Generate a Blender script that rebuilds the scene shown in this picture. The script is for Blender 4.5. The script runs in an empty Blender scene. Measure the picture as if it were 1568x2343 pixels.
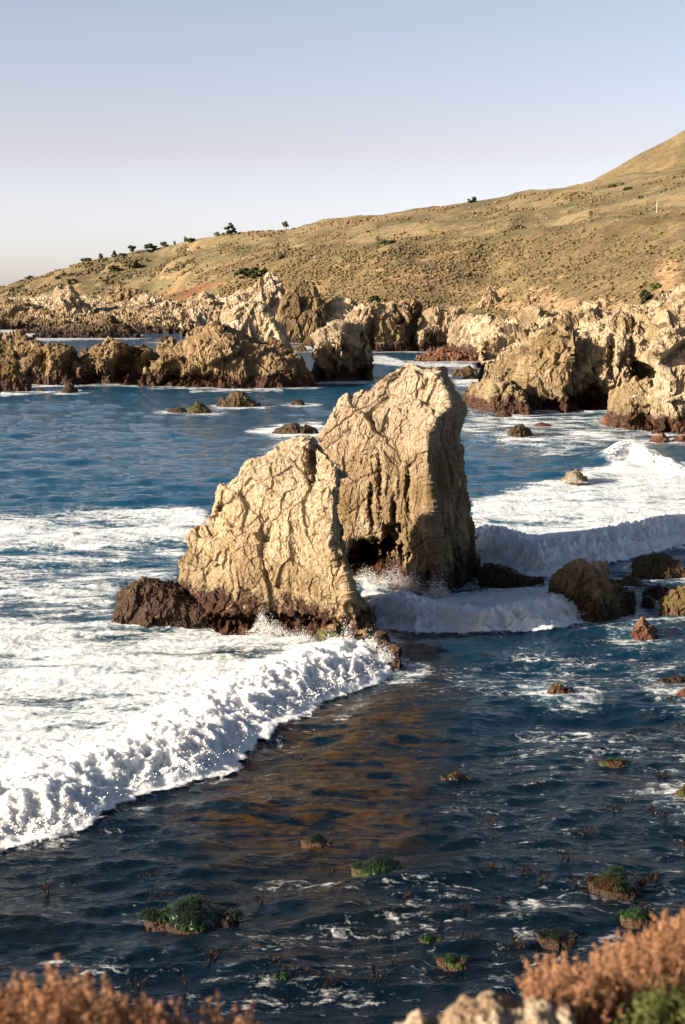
import bpy, math, random
import numpy as np
from mathutils import Vector
random.seed(7)
RNG = np.random.RandomState(11)
C = bpy.context.scene.collection
SC = bpy.context.scene

# ------------------------------------------------------------------ camera, sky, sun, exposure
CAM_H = 15.0
FPX = 3254.0                       # focal length in pixels of the 1568 x 2343 view of the photograph
PITCH = math.radians(8.5)
cam_d = bpy.data.cameras.new('camera'); cam = bpy.data.objects.new('camera', cam_d); C.objects.link(cam)
cam.location = (0, 0, CAM_H); cam.rotation_euler = (math.pi/2 - PITCH, 0, 0)
cam_d.sensor_fit = 'VERTICAL'; cam_d.sensor_height = 36; cam_d.sensor_width = 24; cam_d.lens = 50
cam_d.clip_start = 0.1; cam_d.clip_end = 80000
cam_d.dof.use_dof = True; cam_d.dof.focus_distance = 72; cam_d.dof.aperture_fstop = 3.0
SC.camera = cam

SUN_EL = math.radians(20)
TRAV = Vector((0.922, 0.387, 0)).normalized()         # horizontal direction the light travels
SKY_TINT = ((1.50, 1.45, 1.95, 1), (1.17, .88, .92, 1), (1.11, .90, .82, 1))
world = bpy.data.worlds.new('World'); SC.world = world; world.use_nodes = True
wn = world.node_tree; wn.nodes.clear()
sky = wn.nodes.new('ShaderNodeTexSky'); sky.sky_type = 'NISHITA'; sky.sun_disc = False
sky.sun_elevation = SUN_EL; sky.sun_rotation = math.atan2(-TRAV.x, -TRAV.y)
sky.altitude = 0; sky.air_density = 1.0; sky.dust_density = 1.3; sky.ozone_density = 1.6
bg = wn.nodes.new('ShaderNodeBackground'); bg.inputs[1].default_value = 0.078
wo = wn.nodes.new('ShaderNodeOutputWorld')
tint = wn.nodes.new('ShaderNodeMix'); tint.data_type = 'RGBA'; tint.blend_type = 'MULTIPLY'; tint.inputs[0].default_value = 1
wn.links.new(sky.outputs[0], tint.inputs[6]); tc = wn.nodes.new('ShaderNodeTexCoord'); sx = wn.nodes.new('ShaderNodeSeparateXYZ'); wn.links.new(tc.outputs['Generated'], sx.inputs[0])
cr = wn.nodes.new('ShaderNodeValToRGB'); wn.links.new(sx.outputs[2], cr.inputs[0])
cr.color_ramp.elements[0].position = 0.0; cr.color_ramp.elements[0].color = SKY_TINT[0]
cr.color_ramp.elements[1].position = 0.2; cr.color_ramp.elements[1].color = SKY_TINT[2]
e_ = cr.color_ramp.elements.new(0.10); e_.color = SKY_TINT[1]
for p_, c_ in ((.035, (1.27, 1.19, 1.55, 1)), (.36, (.50, .50, .50, 1)), (.9, (.30, .32, .36, 1))):
    e_ = cr.color_ramp.elements.new(p_); e_.color = c_
wn.links.new(cr.outputs[0], tint.inputs[7])
wn.links.new(tint.outputs[2], bg.inputs[0]); wn.links.new(bg.outputs[0], wo.inputs[0])

sun_d = bpy.data.lights.new('sun', 'SUN'); sun_d.energy = 5.0; sun_d.angle = math.radians(0.5); sun_d.color = (1.0, 0.86, 0.68)
sun = bpy.data.objects.new('sun', sun_d); C.objects.link(sun)
dirv = Vector((TRAV.x*math.cos(SUN_EL), TRAV.y*math.cos(SUN_EL), -math.sin(SUN_EL)))
sun.rotation_euler = dirv.to_track_quat('-Z', 'Y').to_euler(); sun.location = (-60, -40, 60)
SC.view_settings.view_transform = 'Standard'; SC.view_settings.look = 'None'
SC.view_settings.exposure = 1.42; SC.view_settings.gamma = 1.0
SC.render.engine = 'CYCLES'
SC.cycles.max_bounces = 6; SC.cycles.diffuse_bounces = 2; SC.cycles.glossy_bounces = 3
SC.cycles.caustics_reflective = False; SC.cycles.caustics_refractive = False
SC.cycles.use_denoising = True

# ------------------------------------------------------------------ geometry of the view
cp, sp_ = math.cos(PITCH), math.sin(PITCH)
def ray(px, py):
    px = np.asarray(px, float); py = np.asarray(py, float)
    a = (px-784)/FPX; b = (1171.5-py)/FPX
    return a, cp+sp_*b, -sp_+cp*b
def at(px, py, Y):                                   # point on the ray through a pixel at depth Y
    a, dy, dz = ray(px, py); t = np.asarray(Y, float)/dy
    return a*t, dy*t, CAM_H+dz*t
def ground(px, py, z=0.0):
    a, dy, dz = ray(px, py); t = (z-CAM_H)/dz
    return a*t, dy*t
def proj(x, y, z):
    f = y*cp - (z-CAM_H)*sp_; u = y*sp_ + (z-CAM_H)*cp
    f = np.maximum(f, 1e-3)
    return 784+FPX*x/f, 1171.5-FPX*u/f
def lerp_line(line, t):
    l = np.array(line, float); return [np.interp(t, l[:, 0], l[:, k]) for k in range(1, l.shape[1])]
def sstep(a, b, x):
    t = np.clip((x-a)/(b-a), 0, 1); return t*t*(3-2*t)

# ------------------------------------------------------------------ numpy noise
def _h(ix, iy, iz, s):
    h = (ix.astype(np.int64)*374761393 + iy.astype(np.int64)*668265263 + iz.astype(np.int64)*2147483647 + s*1274126177) & 0xffffffff
    h = ((h ^ (h >> 13))*1274126177) & 0xffffffff
    h = ((h ^ (h >> 16))*2246822519) & 0xffffffff
    return h ^ (h >> 15)
def noise3(p, s=0):
    i = np.floor(p).astype(np.int64); f = p-i; w = f*f*f*(f*(f*6-15)+10); out = np.zeros(len(p))
    for dx in (0, 1):
        for dy in (0, 1):
            for dz in (0, 1):
                h = _h(i[:, 0]+dx, i[:, 1]+dy, i[:, 2]+dz, s)
                gx = (h & 1023)/511.5-1; gy = ((h >> 10) & 1023)/511.5-1; gz = ((h >> 20) & 1023)/511.5-1
                d = gx*(f[:, 0]-dx)+gy*(f[:, 1]-dy)+gz*(f[:, 2]-dz)
                out += d*(w[:, 0] if dx else 1-w[:, 0])*(w[:, 1] if dy else 1-w[:, 1])*(w[:, 2] if dz else 1-w[:, 2])
    return out*1.1
def fbm(p, o=4, s=0, g=0.5):
    r = np.zeros(len(p)); a = 1.0
    for k in range(o):
        r += a*noise3(p*(2.03**k)+17.3*k, s+k); a *= g
    return r
def ridged(p, o=4, s=0):
    r = np.zeros(len(p)); a = 0.6
    for k in range(o):
        r += a*(1-2*np.abs(noise3(p*(2.1**k)+9.1*k, s+k))); a *= 0.5
    return r
def facets(p, s=0):
    """tilted blocks: returns a height with a plane per cell, and the distance to the crack between cells"""
    i = np.floor(p).astype(np.int64); n = len(p)
    f1 = np.full(n, 9.0); f2 = np.full(n, 9.0); val = np.zeros(n)
    for dx in (-1, 0, 1):
        for dy in (-1, 0, 1):
            for dz in (-1, 0, 1):
                cx, cy, cz = i[:, 0]+dx, i[:, 1]+dy, i[:, 2]+dz
                h = _h(cx, cy, cz, s)
                ox = p[:, 0]-(cx+(h & 255)/255.0); oy = p[:, 1]-(cy+((h >> 8) & 255)/255.0); oz = p[:, 2]-(cz+((h >> 16) & 255)/255.0)
                d = ox*ox+oy*oy+oz*oz
                h2 = _h(cx, cy, cz, s+77)
                v = ((h2 & 255)/255.0-.5) + ((((h2 >> 8) & 255)/127.5)-1)*ox*.55 + ((((h2 >> 16) & 255)/127.5)-1)*oy*.55 + (((h2 >> 24)/127.5)-1)*oz*.55
                c1 = d < f1; f2 = np.where(c1, f1, np.minimum(f2, d)); f1 = np.where(c1, d, f1); val = np.where(c1, v, val)
    return val, np.sqrt(f2)-np.sqrt(f1)

# ------------------------------------------------------------------ object helpers
def tag(o, label=None, cat=None, group=None, kind=None):
    if label: o['label'] = label
    if cat: o['category'] = cat
    if group: o['group'] = group
    if kind: o['kind'] = kind
    return o
def mesh_np(name, V, F, mat, parent=None, loc=None, smooth=True, attrs=None):
    V = np.asarray(V, np.float64); F = np.asarray(F, np.int32)
    if loc is not None: V = V-np.array(loc)
    me = bpy.data.meshes.new(name); k = F.shape[1]
    me.vertices.add(len(V)); me.vertices.foreach_set('co', V.astype(np.float32).ravel())
    me.loops.add(F.size); me.loops.foreach_set('vertex_index', F.ravel())
    me.polygons.add(len(F)); me.polygons.foreach_set('loop_start', np.arange(0, F.size, k, dtype=np.int32))
    me.polygons.foreach_set('use_smooth', np.full(len(F), smooth))
    me.update(calc_edges=True)
    for an, av in (attrs or {}).items():
        a = me.attributes.new(an, 'FLOAT', 'POINT'); a.data.foreach_set('value', np.asarray(av, np.float32))
    o = bpy.data.objects.new(name, me); C.objects.link(o)
    if loc is not None: o.location = loc
    if mat: me.materials.append(mat)
    if parent is not None:
        o.parent = parent
        if loc is not None: o.location = Vector(loc)-parent.location
        else: o.location = -parent.location
    return o
def grid_faces(nr, nc, close=False):
    r = np.arange(nr-1)[:, None]; c = np.arange(nc if close else nc-1)[None, :]; c2 = (c+1) % nc
    return np.stack([r*nc+c, r*nc+c2, (r+1)*nc+c2, (r+1)*nc+c], -1).reshape(-1, 4)
def grid_normals(P, close=False):
    if close: du = np.roll(P, -1, 1)-np.roll(P, 1, 1)
    else: du = np.gradient(P, axis=1)
    dv = np.gradient(P, axis=0)
    n = np.cross(du, dv); return n/np.maximum(np.linalg.norm(n, axis=-1, keepdims=True), 1e-9)
def smooth_grid(N, k=3, close=False):
    for _ in range(k):
        N = (N+np.concatenate([N[1:], N[-1:]])+np.concatenate([N[:1], N[:-1]]))/3
        a = np.roll(N, 1, 1); b = np.roll(N, -1, 1)
        if not close: a[:, 0] = N[:, 0]; b[:, -1] = N[:, -1]
        N = (N+a+b)/3
    return N/np.maximum(np.linalg.norm(N, axis=-1, keepdims=True), 1e-9)
def empty(name, loc):
    o = bpy.data.objects.new(name, None); C.objects.link(o); o.location = loc; o.empty_display_size = .3; return o
_B = {}
def ico(sub=1):
    if sub not in _B:
        import bmesh
        bm = bmesh.new(); bmesh.ops.create_icosphere(bm, subdivisions=sub, radius=1)
        _B[sub] = (np.array([v.co[:] for v in bm.verts]), np.array([[v.index for v in f.verts] for f in bm.faces])); bm.free()
    return _B[sub]
def blobs(pos, rad, sub=1, squash=None, jit=.25):
    bv, bf = ico(sub); n = len(pos)
    r = np.asarray(rad).reshape(-1, 1, 1)*np.ones((n, 1, 3))
    if squash is not None: r = r*np.asarray(squash).reshape(-1, 1, 3)
    V = bv[None]*r*(1+jit*RNG.uniform(-1, 1, (n, len(bv), 1)))+pos[:, None]
    F = bf[None]+(np.arange(n)*len(bv))[:, None, None]
    return V.reshape(-1, 3), F.reshape(-1, 3)
def leaves(pos, nrm, size, aspect=2.0):
    """one small pointed quad per position, lying across nrm"""
    n = len(pos); t = np.cross(nrm, RNG.normal(size=(n, 3))); t /= np.maximum(np.linalg.norm(t, axis=1, keepdims=True), 1e-6)
    b = np.cross(nrm, t); b /= np.maximum(np.linalg.norm(b, axis=1, keepdims=True), 1e-6)
    s = np.asarray(size).reshape(-1, 1)*np.ones((n, 1))
    V = np.stack([pos-t*s*aspect/2, pos+b*s*.5, pos+t*s*aspect/2, pos-b*s*.5], 1).reshape(-1, 3)
    return V, np.arange(4*n).reshape(-1, 4)
def tubes(paths, radii, k=5):
    """paths (n, m, 3), radii (n, m)"""
    n, m, _ = paths.shape; T = np.gradient(paths, axis=1); T /= np.maximum(np.linalg.norm(T, axis=2, keepdims=True), 1e-6)
    A = np.cross(T, np.array([.31, .87, .2])); A /= np.maximum(np.linalg.norm(A, axis=2, keepdims=True), 1e-6); B = np.cross(T, A)
    th = np.arange(k)*2*np.pi/k
    V = paths[:, :, None]+radii[:, :, None, None]*(A[:, :, None]*np.cos(th)[:, None]+B[:, :, None]*np.sin(th)[:, None])
    F = grid_faces(m, k, True)
    return V.reshape(-1, 3), (F[None]+(np.arange(n)*m*k)[:, None, None]).reshape(-1, 4)

# ------------------------------------------------------------------ materials
class NT:
    def __init__(s, name):
        s.m = bpy.data.materials.new(name); s.m.use_nodes = True; s.t = s.m.node_tree; s.t.nodes.clear()
        s.pos = s.n('ShaderNodeNewGeometry').outputs['Position']
    def n(s, ty, **k):
        x = s.t.nodes.new(ty)
        for a, b in k.items(): setattr(x, a, b)
        return x
    def put(s, sock, v):
        if isinstance(v, bpy.types.NodeSocket): s.t.links.new(v, sock)
        elif isinstance(v, (tuple, list)) and len(v) == 3 and sock.type == 'RGBA': sock.default_value = (*v, 1)
        else: sock.default_value = v
    def math(s, op, a, b=0.0, c=None, clamp=False):
        x = s.n('ShaderNodeMath', operation=op, use_clamp=clamp); s.put(x.inputs[0], a); s.put(x.inputs[1], b)
        if c is not None: s.put(x.inputs[2], c)
        return x.outputs[0]
    def vscale(s, v, sc, off=(0, 0, 0)):
        x = s.n('ShaderNodeMapping'); s.put(x.inputs[0], v); x.inputs[3].default_value = sc; x.inputs[1].default_value = off; return x.outputs[0]
    def noise(s, v, scale, det=4, rough=.55, dist=0.0):
        x = s.n('ShaderNodeTexNoise'); s.put(x.inputs['Vector'], v); x.inputs['Scale'].default_value = scale
        x.inputs['Detail'].default_value = det; x.inputs['Roughness'].default_value = rough; x.inputs['Distortion'].default_value = dist
        return x.outputs[0]
    def vor(s, v, scale, feat='F1'):
        x = s.n('ShaderNodeTexVoronoi', feature=feat); s.put(x.inputs['Vector'], v); x.inputs['Scale'].default_value = scale
        return x.outputs['Distance']
    def mr(s, v, a, b, lo=0.0, hi=1.0, kind='SMOOTHSTEP'):
        x = s.n('ShaderNodeMapRange', interpolation_type=kind); s.put(x.inputs[0], v)
        for i, q in enumerate((a, b, lo, hi)): s.put(x.inputs[i+1], q)
        return x.outputs[0]
    def mix(s, f, a, b, bt='MIX'):
        x = s.n('ShaderNodeMix', data_type='RGBA', blend_type=bt); s.put(x.inputs[0], f); s.put(x.inputs[6], a); s.put(x.inputs[7], b); return x.outputs[2]
    def attr(s, name): return s.n('ShaderNodeAttribute', attribute_name=name).outputs['Fac']
    def z(s):
        x = s.n('ShaderNodeSeparateXYZ'); s.put(x.inputs[0], s.pos); return x.outputs
    def bump(s, h, strength, dist, nrm=None):
        x = s.n('ShaderNodeBump'); x.inputs['Strength'].default_value = strength; x.inputs['Distance'].default_value = dist
        s.put(x.inputs['Height'], h)
        if nrm is not None: s.put(x.inputs['Normal'], nrm)
        return x.outputs[0]
    def island(s): return s.n('ShaderNodeNewGeometry').outputs['Random Per Island']
    def bsdf(s, col, rough=.8, nrm=None, ior=1.45, spec=.5, sss=None):
        x = s.n('ShaderNodeBsdfPrincipled'); s.put(x.inputs['Base Color'], col); s.put(x.inputs['Roughness'], rough)
        x.inputs['IOR'].default_value = ior; s.put(x.inputs['Specular IOR Level'], spec)
        if nrm is not None: s.put(x.inputs['Normal'], nrm)
        if sss: x.inputs['Subsurface Weight'].default_value = 1.0; x.inputs['Subsurface Radius'].default_value = (1, 1, 1); x.inputs['Subsurface Scale'].default_value = sss
        return x.outputs[0]
    def out(s, sh):
        o = s.n('ShaderNodeOutputMaterial'); s.t.links.new(sh, o.inputs[0]); return s.m

def rock_mat(name, pale=(0.329, 0.241, 0.140), mid=(0.231, 0.158, 0.077), ochre=(0.164, 0.101, 0.032), tide=1.5, tide_w=.9, unit=1.0,
             algae=(0.070, 0.025, 0.014), stain=1.0, whiten=None, green=0.0, dark=(0.035, 0.020, 0.010)):
    """unit = size in metres of the medium blocks of this rock"""
    t = NT(name); P = t.pos; z = t.z()[2]
    n1 = t.noise(P, .55/unit, 5, .6, .4); n2 = t.noise(P, 1.7/unit, 5, .65); n3 = t.noise(P, 9/unit, 4, .7)
    pv = t.vscale(P, (1.0, 1.0, .22)); n4 = t.noise(pv, 2.4/unit, 4, .6, .3)
    col = t.mix(t.mr(n1, .40, .62), pale, mid)
    col = t.mix(t.math('MULTIPLY', t.mr(n4, .50, .68), .75), col, ochre)
    n0 = t.noise(P, .22/unit, 3, .55, .3); col = t.mix(t.math('MULTIPLY', t.mr(n0, .46, .60), .62*stain), col, ochre)
    col = t.mix(t.math('MULTIPLY', t.mr(n3, .52, .70), .35), col, (.11, .07, .035))
    col = t.mix(t.math('MULTIPLY', t.mr(n2, .56, .72), .4), col, (.40, .32, .215))
    if whiten:
        w = t.mr(t.math('ADD', z, t.math('MULTIPLY', n1, whiten[1]-whiten[0])), whiten[0], whiten[1]+.3)
        col = t.mix(t.math('MULTIPLY', w, .6), col, (.42, .335, .24))
    st_ = t.noise(t.vscale(P, (1.0, 1.0, .12)), 3.2/unit, 4, .65, .2); col = t.mix(t.math('MULTIPLY', t.mr(st_, .56, .70), .55*stain), col, (.085, .06, .04))
    gu = t.noise(P, .8/unit, 6, .7); col = t.mix(t.math('MULTIPLY', t.mr(gu, .60, .66), .55), col, (.50, .44, .36))
    zz = t.math('ADD', z, t.math('MULTIPLY', t.math('SUBTRACT', n2, .5), tide*-2.2))
    zz = t.math('ADD', zz, t.math('MULTIPLY', t.math('SUBTRACT', n1, .5), tide*-2.0))
    belt = t.mr(zz, tide*1.9+tide_w, tide+tide_w*.2)
    olive = t.mix(t.mr(n3, .4, .6), (.16, .115, .04), (.085, .065, .03))
    col = t.mix(t.math('MULTIPLY', belt, .38), col, olive)
    wet = t.mr(zz, tide+tide_w*.25, tide-tide_w*.25)
    alg = t.mix(t.mr(n3, .38, .62), algae, dark); alg = t.mix(t.mr(n2, .6, .7), alg, (.16, .10, .04))
    if green > 0: alg = t.mix(t.math('MULTIPLY', t.mr(t.noise(P, .9/unit, 3), .5, .58), green), alg, (.035, .085, .012))
    col = t.mix(wet, col, alg)
    rough = t.mr(wet, 0, 1, .85, .38)
    h = t.math('ADD', t.math('MULTIPLY', n3, .35), t.math('MULTIPLY', n2, .8))
    h = t.math('ADD', h, t.math('MULTIPLY', t.noise(P, 30/unit, 3, .6), .13))
    h = t.math('ADD', h, t.math('MULTIPLY', t.noise(t.vscale(P, (1, 1, .35)), 5/unit, 4, .7, .8), .5))
    return t.out(t.bsdf(col, rough, t.bump(h, 1.0, .20*unit), spec=.35))

# ------------------------------------------------------------------ rock builder
ROCKS = []                                            # footprints, used later for foam and splashes
def rock_disp(P, N, H, seed, amp=1.0, stretch=.6, strat=0.0, octs=None):
    """displace a smooth hull with fractured blocks at several sizes"""
    sh = P.shape; p = P.reshape(-1, 3).copy(); nn = N.reshape(-1, 3)
    q = p*np.array([1, 1, stretch])
    w = np.stack([fbm(q/(H*.25)+5, 3, seed+90), fbm(q/(H*.25)+15, 3, seed+91), fbm(q/(H*.25)+25, 3, seed+92)], 1)*H*.03
    q = q+w
    d = np.zeros(len(p))
    for k, (c, a) in enumerate(octs or ((.50, .13), (.23, .20), (.10, .26), (.045, .28), (.02, .26))):
        al = .55+.5*math.sin(seed*1.3+k*1.9); ca, sa = math.cos(al), math.sin(al)
        rot = np.array([[ca, .15, sa], [-.2, 1, .1], [-sa, .1, ca]]); sc_ = np.array([1.45, 1.0, .55]) if k % 2 else np.array([.8, 1.0, 1.1])
        v, e = facets(((q/(H*c))@rot.T)*sc_+seed*3.7+k*11, seed+k*5)
        d += v*H*c*a*1.45 - H*c*a*(.25 if k < 2 else 0)*np.exp(-e/.018)*(v > 0)
    n_ = fbm(q/(H*.30), 4, seed+40); d += n_*H*.022
    for k in range(5):                                # straight fracture planes and small ledges along them
        a1 = seed*1.7+k*1.26; nv_ = np.array([math.cos(a1)*.8, .35*math.sin(k*2.3), .55+.5*math.sin(a1*1.3)]); nv_ /= np.linalg.norm(nv_)
        sp = H*(.30, .19, .12, .075, .05)[k]; tt = (p@nv_)/sp+.10*noise3(p/(H*.25), seed+50+k); fl = np.floor(tt); fr = tt-fl
        hh = (np.sin(fl*12.9898+seed+k)*43758.5453)%1.0; mk = sstep(-.05, .25, noise3(p/(H*.28)+k*9, seed+60+k))
        d += (hh-.5)*sp*.16*mk - sp*.10*mk*np.exp(-np.minimum(fr, 1-fr)/.035)*(hh > .35)
    d += fbm(q/(H*.06), 3, seed+46, .6)*H*.006
    d -= np.percentile(d, 50)
    if strat: d += strat*ridged(p*np.array([1, 1, .16])/(H*.13), 3, seed+60)*H*.018
    return (p+nn*(d*amp)[:, None]).reshape(sh)
def finish_rock(name, P, F, mat, label, cat, group, loc, extra=None):
    o = mesh_np(name, P.reshape(-1, 3), F, mat, loc=loc, smooth=False)
    return tag(o, label, cat, group)
def mass(top, base, D, label, mat, seed=1, name='sea_rock', cat='rock', group=None, tf=.5, H=None, amp=1.0, a=.8, b=.62, res=1.0,
         dents=(), Y=None, smooth=2, strat=0.0, rmax=420, stretch=.6, foam=True, ripple=0.0):
    """top, base: lines in the photograph's own pixels; D: depth of the rock in metres, front foot to back foot"""
    top = np.array(top, float); x0, x1 = top[0, 0], top[-1, 0]
    nc = int(min(620, max(26, (x1-x0)*.95*res)))
    px = np.linspace(x0, x1, nc); ty, = lerp_line(top, px)
    if Y == 'land': Y = float(on_land(float(px.mean()), float(ty.max())-6)[1])-D*.4
    if Y is None:
        by = np.full(nc, float(base)) if np.isscalar(base) else lerp_line(base, px)[0]
        _, Yb = ground(px, by)
    else: Yb = np.full(nc, float(Y)) if np.isscalar(Y) else lerp_line(Y, px)[0]
    u = (px-x0)/(x1-x0); tap = np.power(np.clip(1-np.abs(2*u-1)**2.6, 0, 1), .5)
    Dd = D*(.12+.88*tap)
    Yc = Yb+Dd*tf
    if Y is None and np.isscalar(base) and D < 6: Yc = Yb+D*tf; Yb = Yc-Dd*tf     # lens-shaped plan for the small rocks
    _, _, zt = at(px, ty, Yc); zt = np.maximum(zt, .02)
    Hh = H or float(zt.max())
    nr = int(min(rmax, max(20, (zt.max()/Yb.min()*FPX)*1.5*res+Dd.max()*.4)))
    s = np.linspace(0, 1, nr); phi = np.pi*(s**.92)
    cs, sn = np.cos(phi), np.sin(phi)
    o_ = np.where(cs > 0, tf*(1-np.abs(cs)**a), tf+(1-tf)*np.abs(cs)**a); h_ = np.abs(sn)**b
    YY = Yb[None]+Dd[None]*o_[:, None]; sk = 1.2 if Hh > 1.6 else .12+.25*Hh
    ZZ = (zt[None]+sk)*h_[:, None]-sk
    XX = (px[None]-784)/FPX*(YY/(cp+sp_*.05)) 
    # keep the column of the crest on its own ray
    xt, _, _ = at(px, ty, Yc); XX = XX+(xt-(px-784)/FPX*(Yc/(cp+sp_*.05)))[None]
    P = np.stack([XX, YY, ZZ], -1)
    N = smooth_grid(-grid_normals(P), smooth*3)
    if (N[nr//4, nc//2]*np.array([0, -1, .3])).sum() < 0: N = -N
    fade = sstep(-1.2, .4, ZZ)
    P2 = rock_disp(P, N, Hh, seed, amp, stretch, strat, ((.5, .26), (.25, .30), (.11, .32), (.05, .30), (.025, .26)))
    P = P+(P2-P)*(0.35+.65*fade[..., None])
    for (dx, dy, rx, ry, dep) in dents:
        qx, qy = proj(P[..., 0], P[..., 1], P[..., 2])
        wn_ = P.reshape(-1, 3)/max(.25, min(rx, ry)/FPX*float(P[..., 1].mean())*1.1); g1 = fbm(wn_, 3, 5).reshape(qx.shape)*.75; g2 = fbm(wn_+31, 3, 6).reshape(qx.shape)*.75
        w = np.exp(-(((qx-dx)/rx+g1)**2+((qy-dy)/ry+g2)**2)**1.6)*(s[:, None] < .55)
        P[..., 1] += w*dep
    F = grid_faces(nr, nc)
    cxp = float(P[..., 0].mean()); cyp = float(YY.mean())
    if foam:
        for k in range(0, nc, max(1, nc//14)): ROCKS.append((P[0, k, 0], Yb[k], Hh))
    return finish_rock(name, P, F, mat, label, cat, group, (cxp, cyp, 0))
def hump(x0, x1, yt, yb, peak=.5, rough=3, seed=0, ex=.55):
    r = random.Random(seed*13+5); pts = [(x0, yb)]; n = 7
    for i in range(1, n):
        u = i/n; v = (u/peak if u < peak else (1-u)/(1-peak))
        v = min(1, v)**ex
        pts.append((x0+(x1-x0)*u, yb-(yb-yt)*v*(1-r.uniform(0, .18)*(abs(u-peak) > .12))))
    return pts+[(x1, yb)]

# ---- hull given by level outlines, for the two big stacks
def stack(levels_z, section, label, mat, seed, H, amp, name='sea_stack', cat='sea stack', M=620, dents=(), res=430, strat=0.0, group=None, stretch=.6):
    zs = np.linspace(levels_z[0], levels_z[1], res)
    rows = []
    for z in zs:
        pts = np.array(section(z)); n = len(pts)
        d = np.r_[0, np.cumsum(np.linalg.norm(np.roll(pts, -1, 0)-pts, axis=1))]
        pc = np.vstack([pts, pts[:1]]); t = np.linspace(0, 1, M, endpoint=False)
        # equal parameter share per corner so that ridges line up from level to level, weighted to the seen side
        w = np.array(section.weights); kk = np.r_[0, np.cumsum(w)/w.sum()]
        rows.append(np.stack([np.interp(t, kk, pc[:, 0]), np.interp(t, kk, pc[:, 1]), np.full(M, z)], 1))
    P = np.array(rows)
    # round the corners a little, keep the shape
    for _ in range(3):
        P = (np.roll(P, 1, 1)+2*P+np.roll(P, -1, 1))/4
    N = smooth_grid(grid_normals(P, True), 8, True)
    ctr = P.mean(axis=1, keepdims=True)
    if ((P-ctr)*N).sum() < 0: N = -N
    P = rock_disp(P, N, H, seed, amp, stretch, strat, ((.5, .07), (.23, .16), (.10, .16), (.045, .17), (.02, .27), (.009, .30)))
    for (dx, dy, rx, ry, dep) in dents:
        qx, qy = proj(P[..., 0], P[..., 1], P[..., 2])
        wn_ = P.reshape(-1, 3)/max(.25, min(rx, ry)/FPX*float(P[..., 1].mean())*1.1); g1 = fbm(wn_, 3, 5).reshape(qx.shape)*.75; g2 = fbm(wn_+31, 3, 6).reshape(qx.shape)*.75
        w = np.exp(-(((qx-dx)/rx+g1)**2+((qy-dy)/ry+g2)**2)**1.5)*(N[..., 1] < .3)
        P[..., 1] += w*dep
    c0 = P[-1].mean(axis=0); k = np.linspace(0, 1, 26)[1:, None, None]
    capr = c0+(P[-1]-c0)[None]*np.sqrt(1-k*.9999)+np.array([0, 0, 1.0])*k*H*.006
    cs_ = capr.shape; capr = capr+(np.array([0, 0, 1.0])*(fbm(capr.reshape(-1, 3)/(H*.05), 3, seed).reshape(cs_[:2])*H*.015*np.sin(np.pi*.5*k[..., 0]))[..., None])
    P = np.concatenate([P, capr]); V = P.reshape(-1, 3); F = grid_faces(len(P), M, True)
    me_o = mesh_np(name, V, F, mat, loc=(float(V[:, 0].mean()), float(V[:, 1].mean()), 0), smooth=False)
    for k in range(0, M, 22): ROCKS.append((P[int(res*.12), k, 0], P[int(res*.12), k, 1], 3))
    return tag(me_o, label, cat, group)

# ------------------------------------------------------------------ sea
def front_fn(line):
    X, Y = ground(np.array(line)[:, 0], np.array(line)[:, 1]); o = np.argsort(X); X, Y = X[o], Y[o]
    x = np.linspace(X[0], X[-1], 300); y = np.interp(x, X, Y); k = np.ones(25)/25
    return x, np.convolve(np.pad(y, 12, 'reflect', reflect_type='odd'), k, 'valid')
# breaking waves: front line in the photograph, crest height, length of the back, fade at the ends in metres
BREAK = [
 dict(l=[(-560, 2300), (-200, 2040), (0, 1922), (120, 1915), (205, 1880), (290, 1818), (380, 1790), (480, 1760), (560, 1705), (640, 1650), (700, 1610), (760, 1582), (830, 1550), (888, 1532)], H=.34, L=6, e=1.2, b=.27, mx=3.6, w=3.2),
 dict(l=[(1075, 1262), (1130, 1290), (1230, 1312), (1320, 1296), (1400, 1278), (1480, 1258), (1568, 1240), (1800, 1210)], H=.70, L=4.5, e=2.0, b=.46, mx=3.4, w=2.6),
 dict(l=[(862, 1408), (900, 1428), (960, 1440), (1040, 1436), (1100, 1448), (1160, 1442), (1230, 1436), (1300, 1418), (1345, 1408)], H=.30, L=3.2, e=1.5, b=.34, mx=2.6, w=2.2),
 dict(l=[(1395, 1052), (1440, 1040), (1480, 1055), (1530, 1082), (1580, 1090)], H=.8, L=3, e=2.5, b=.3, mx=2.0),
]
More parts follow.
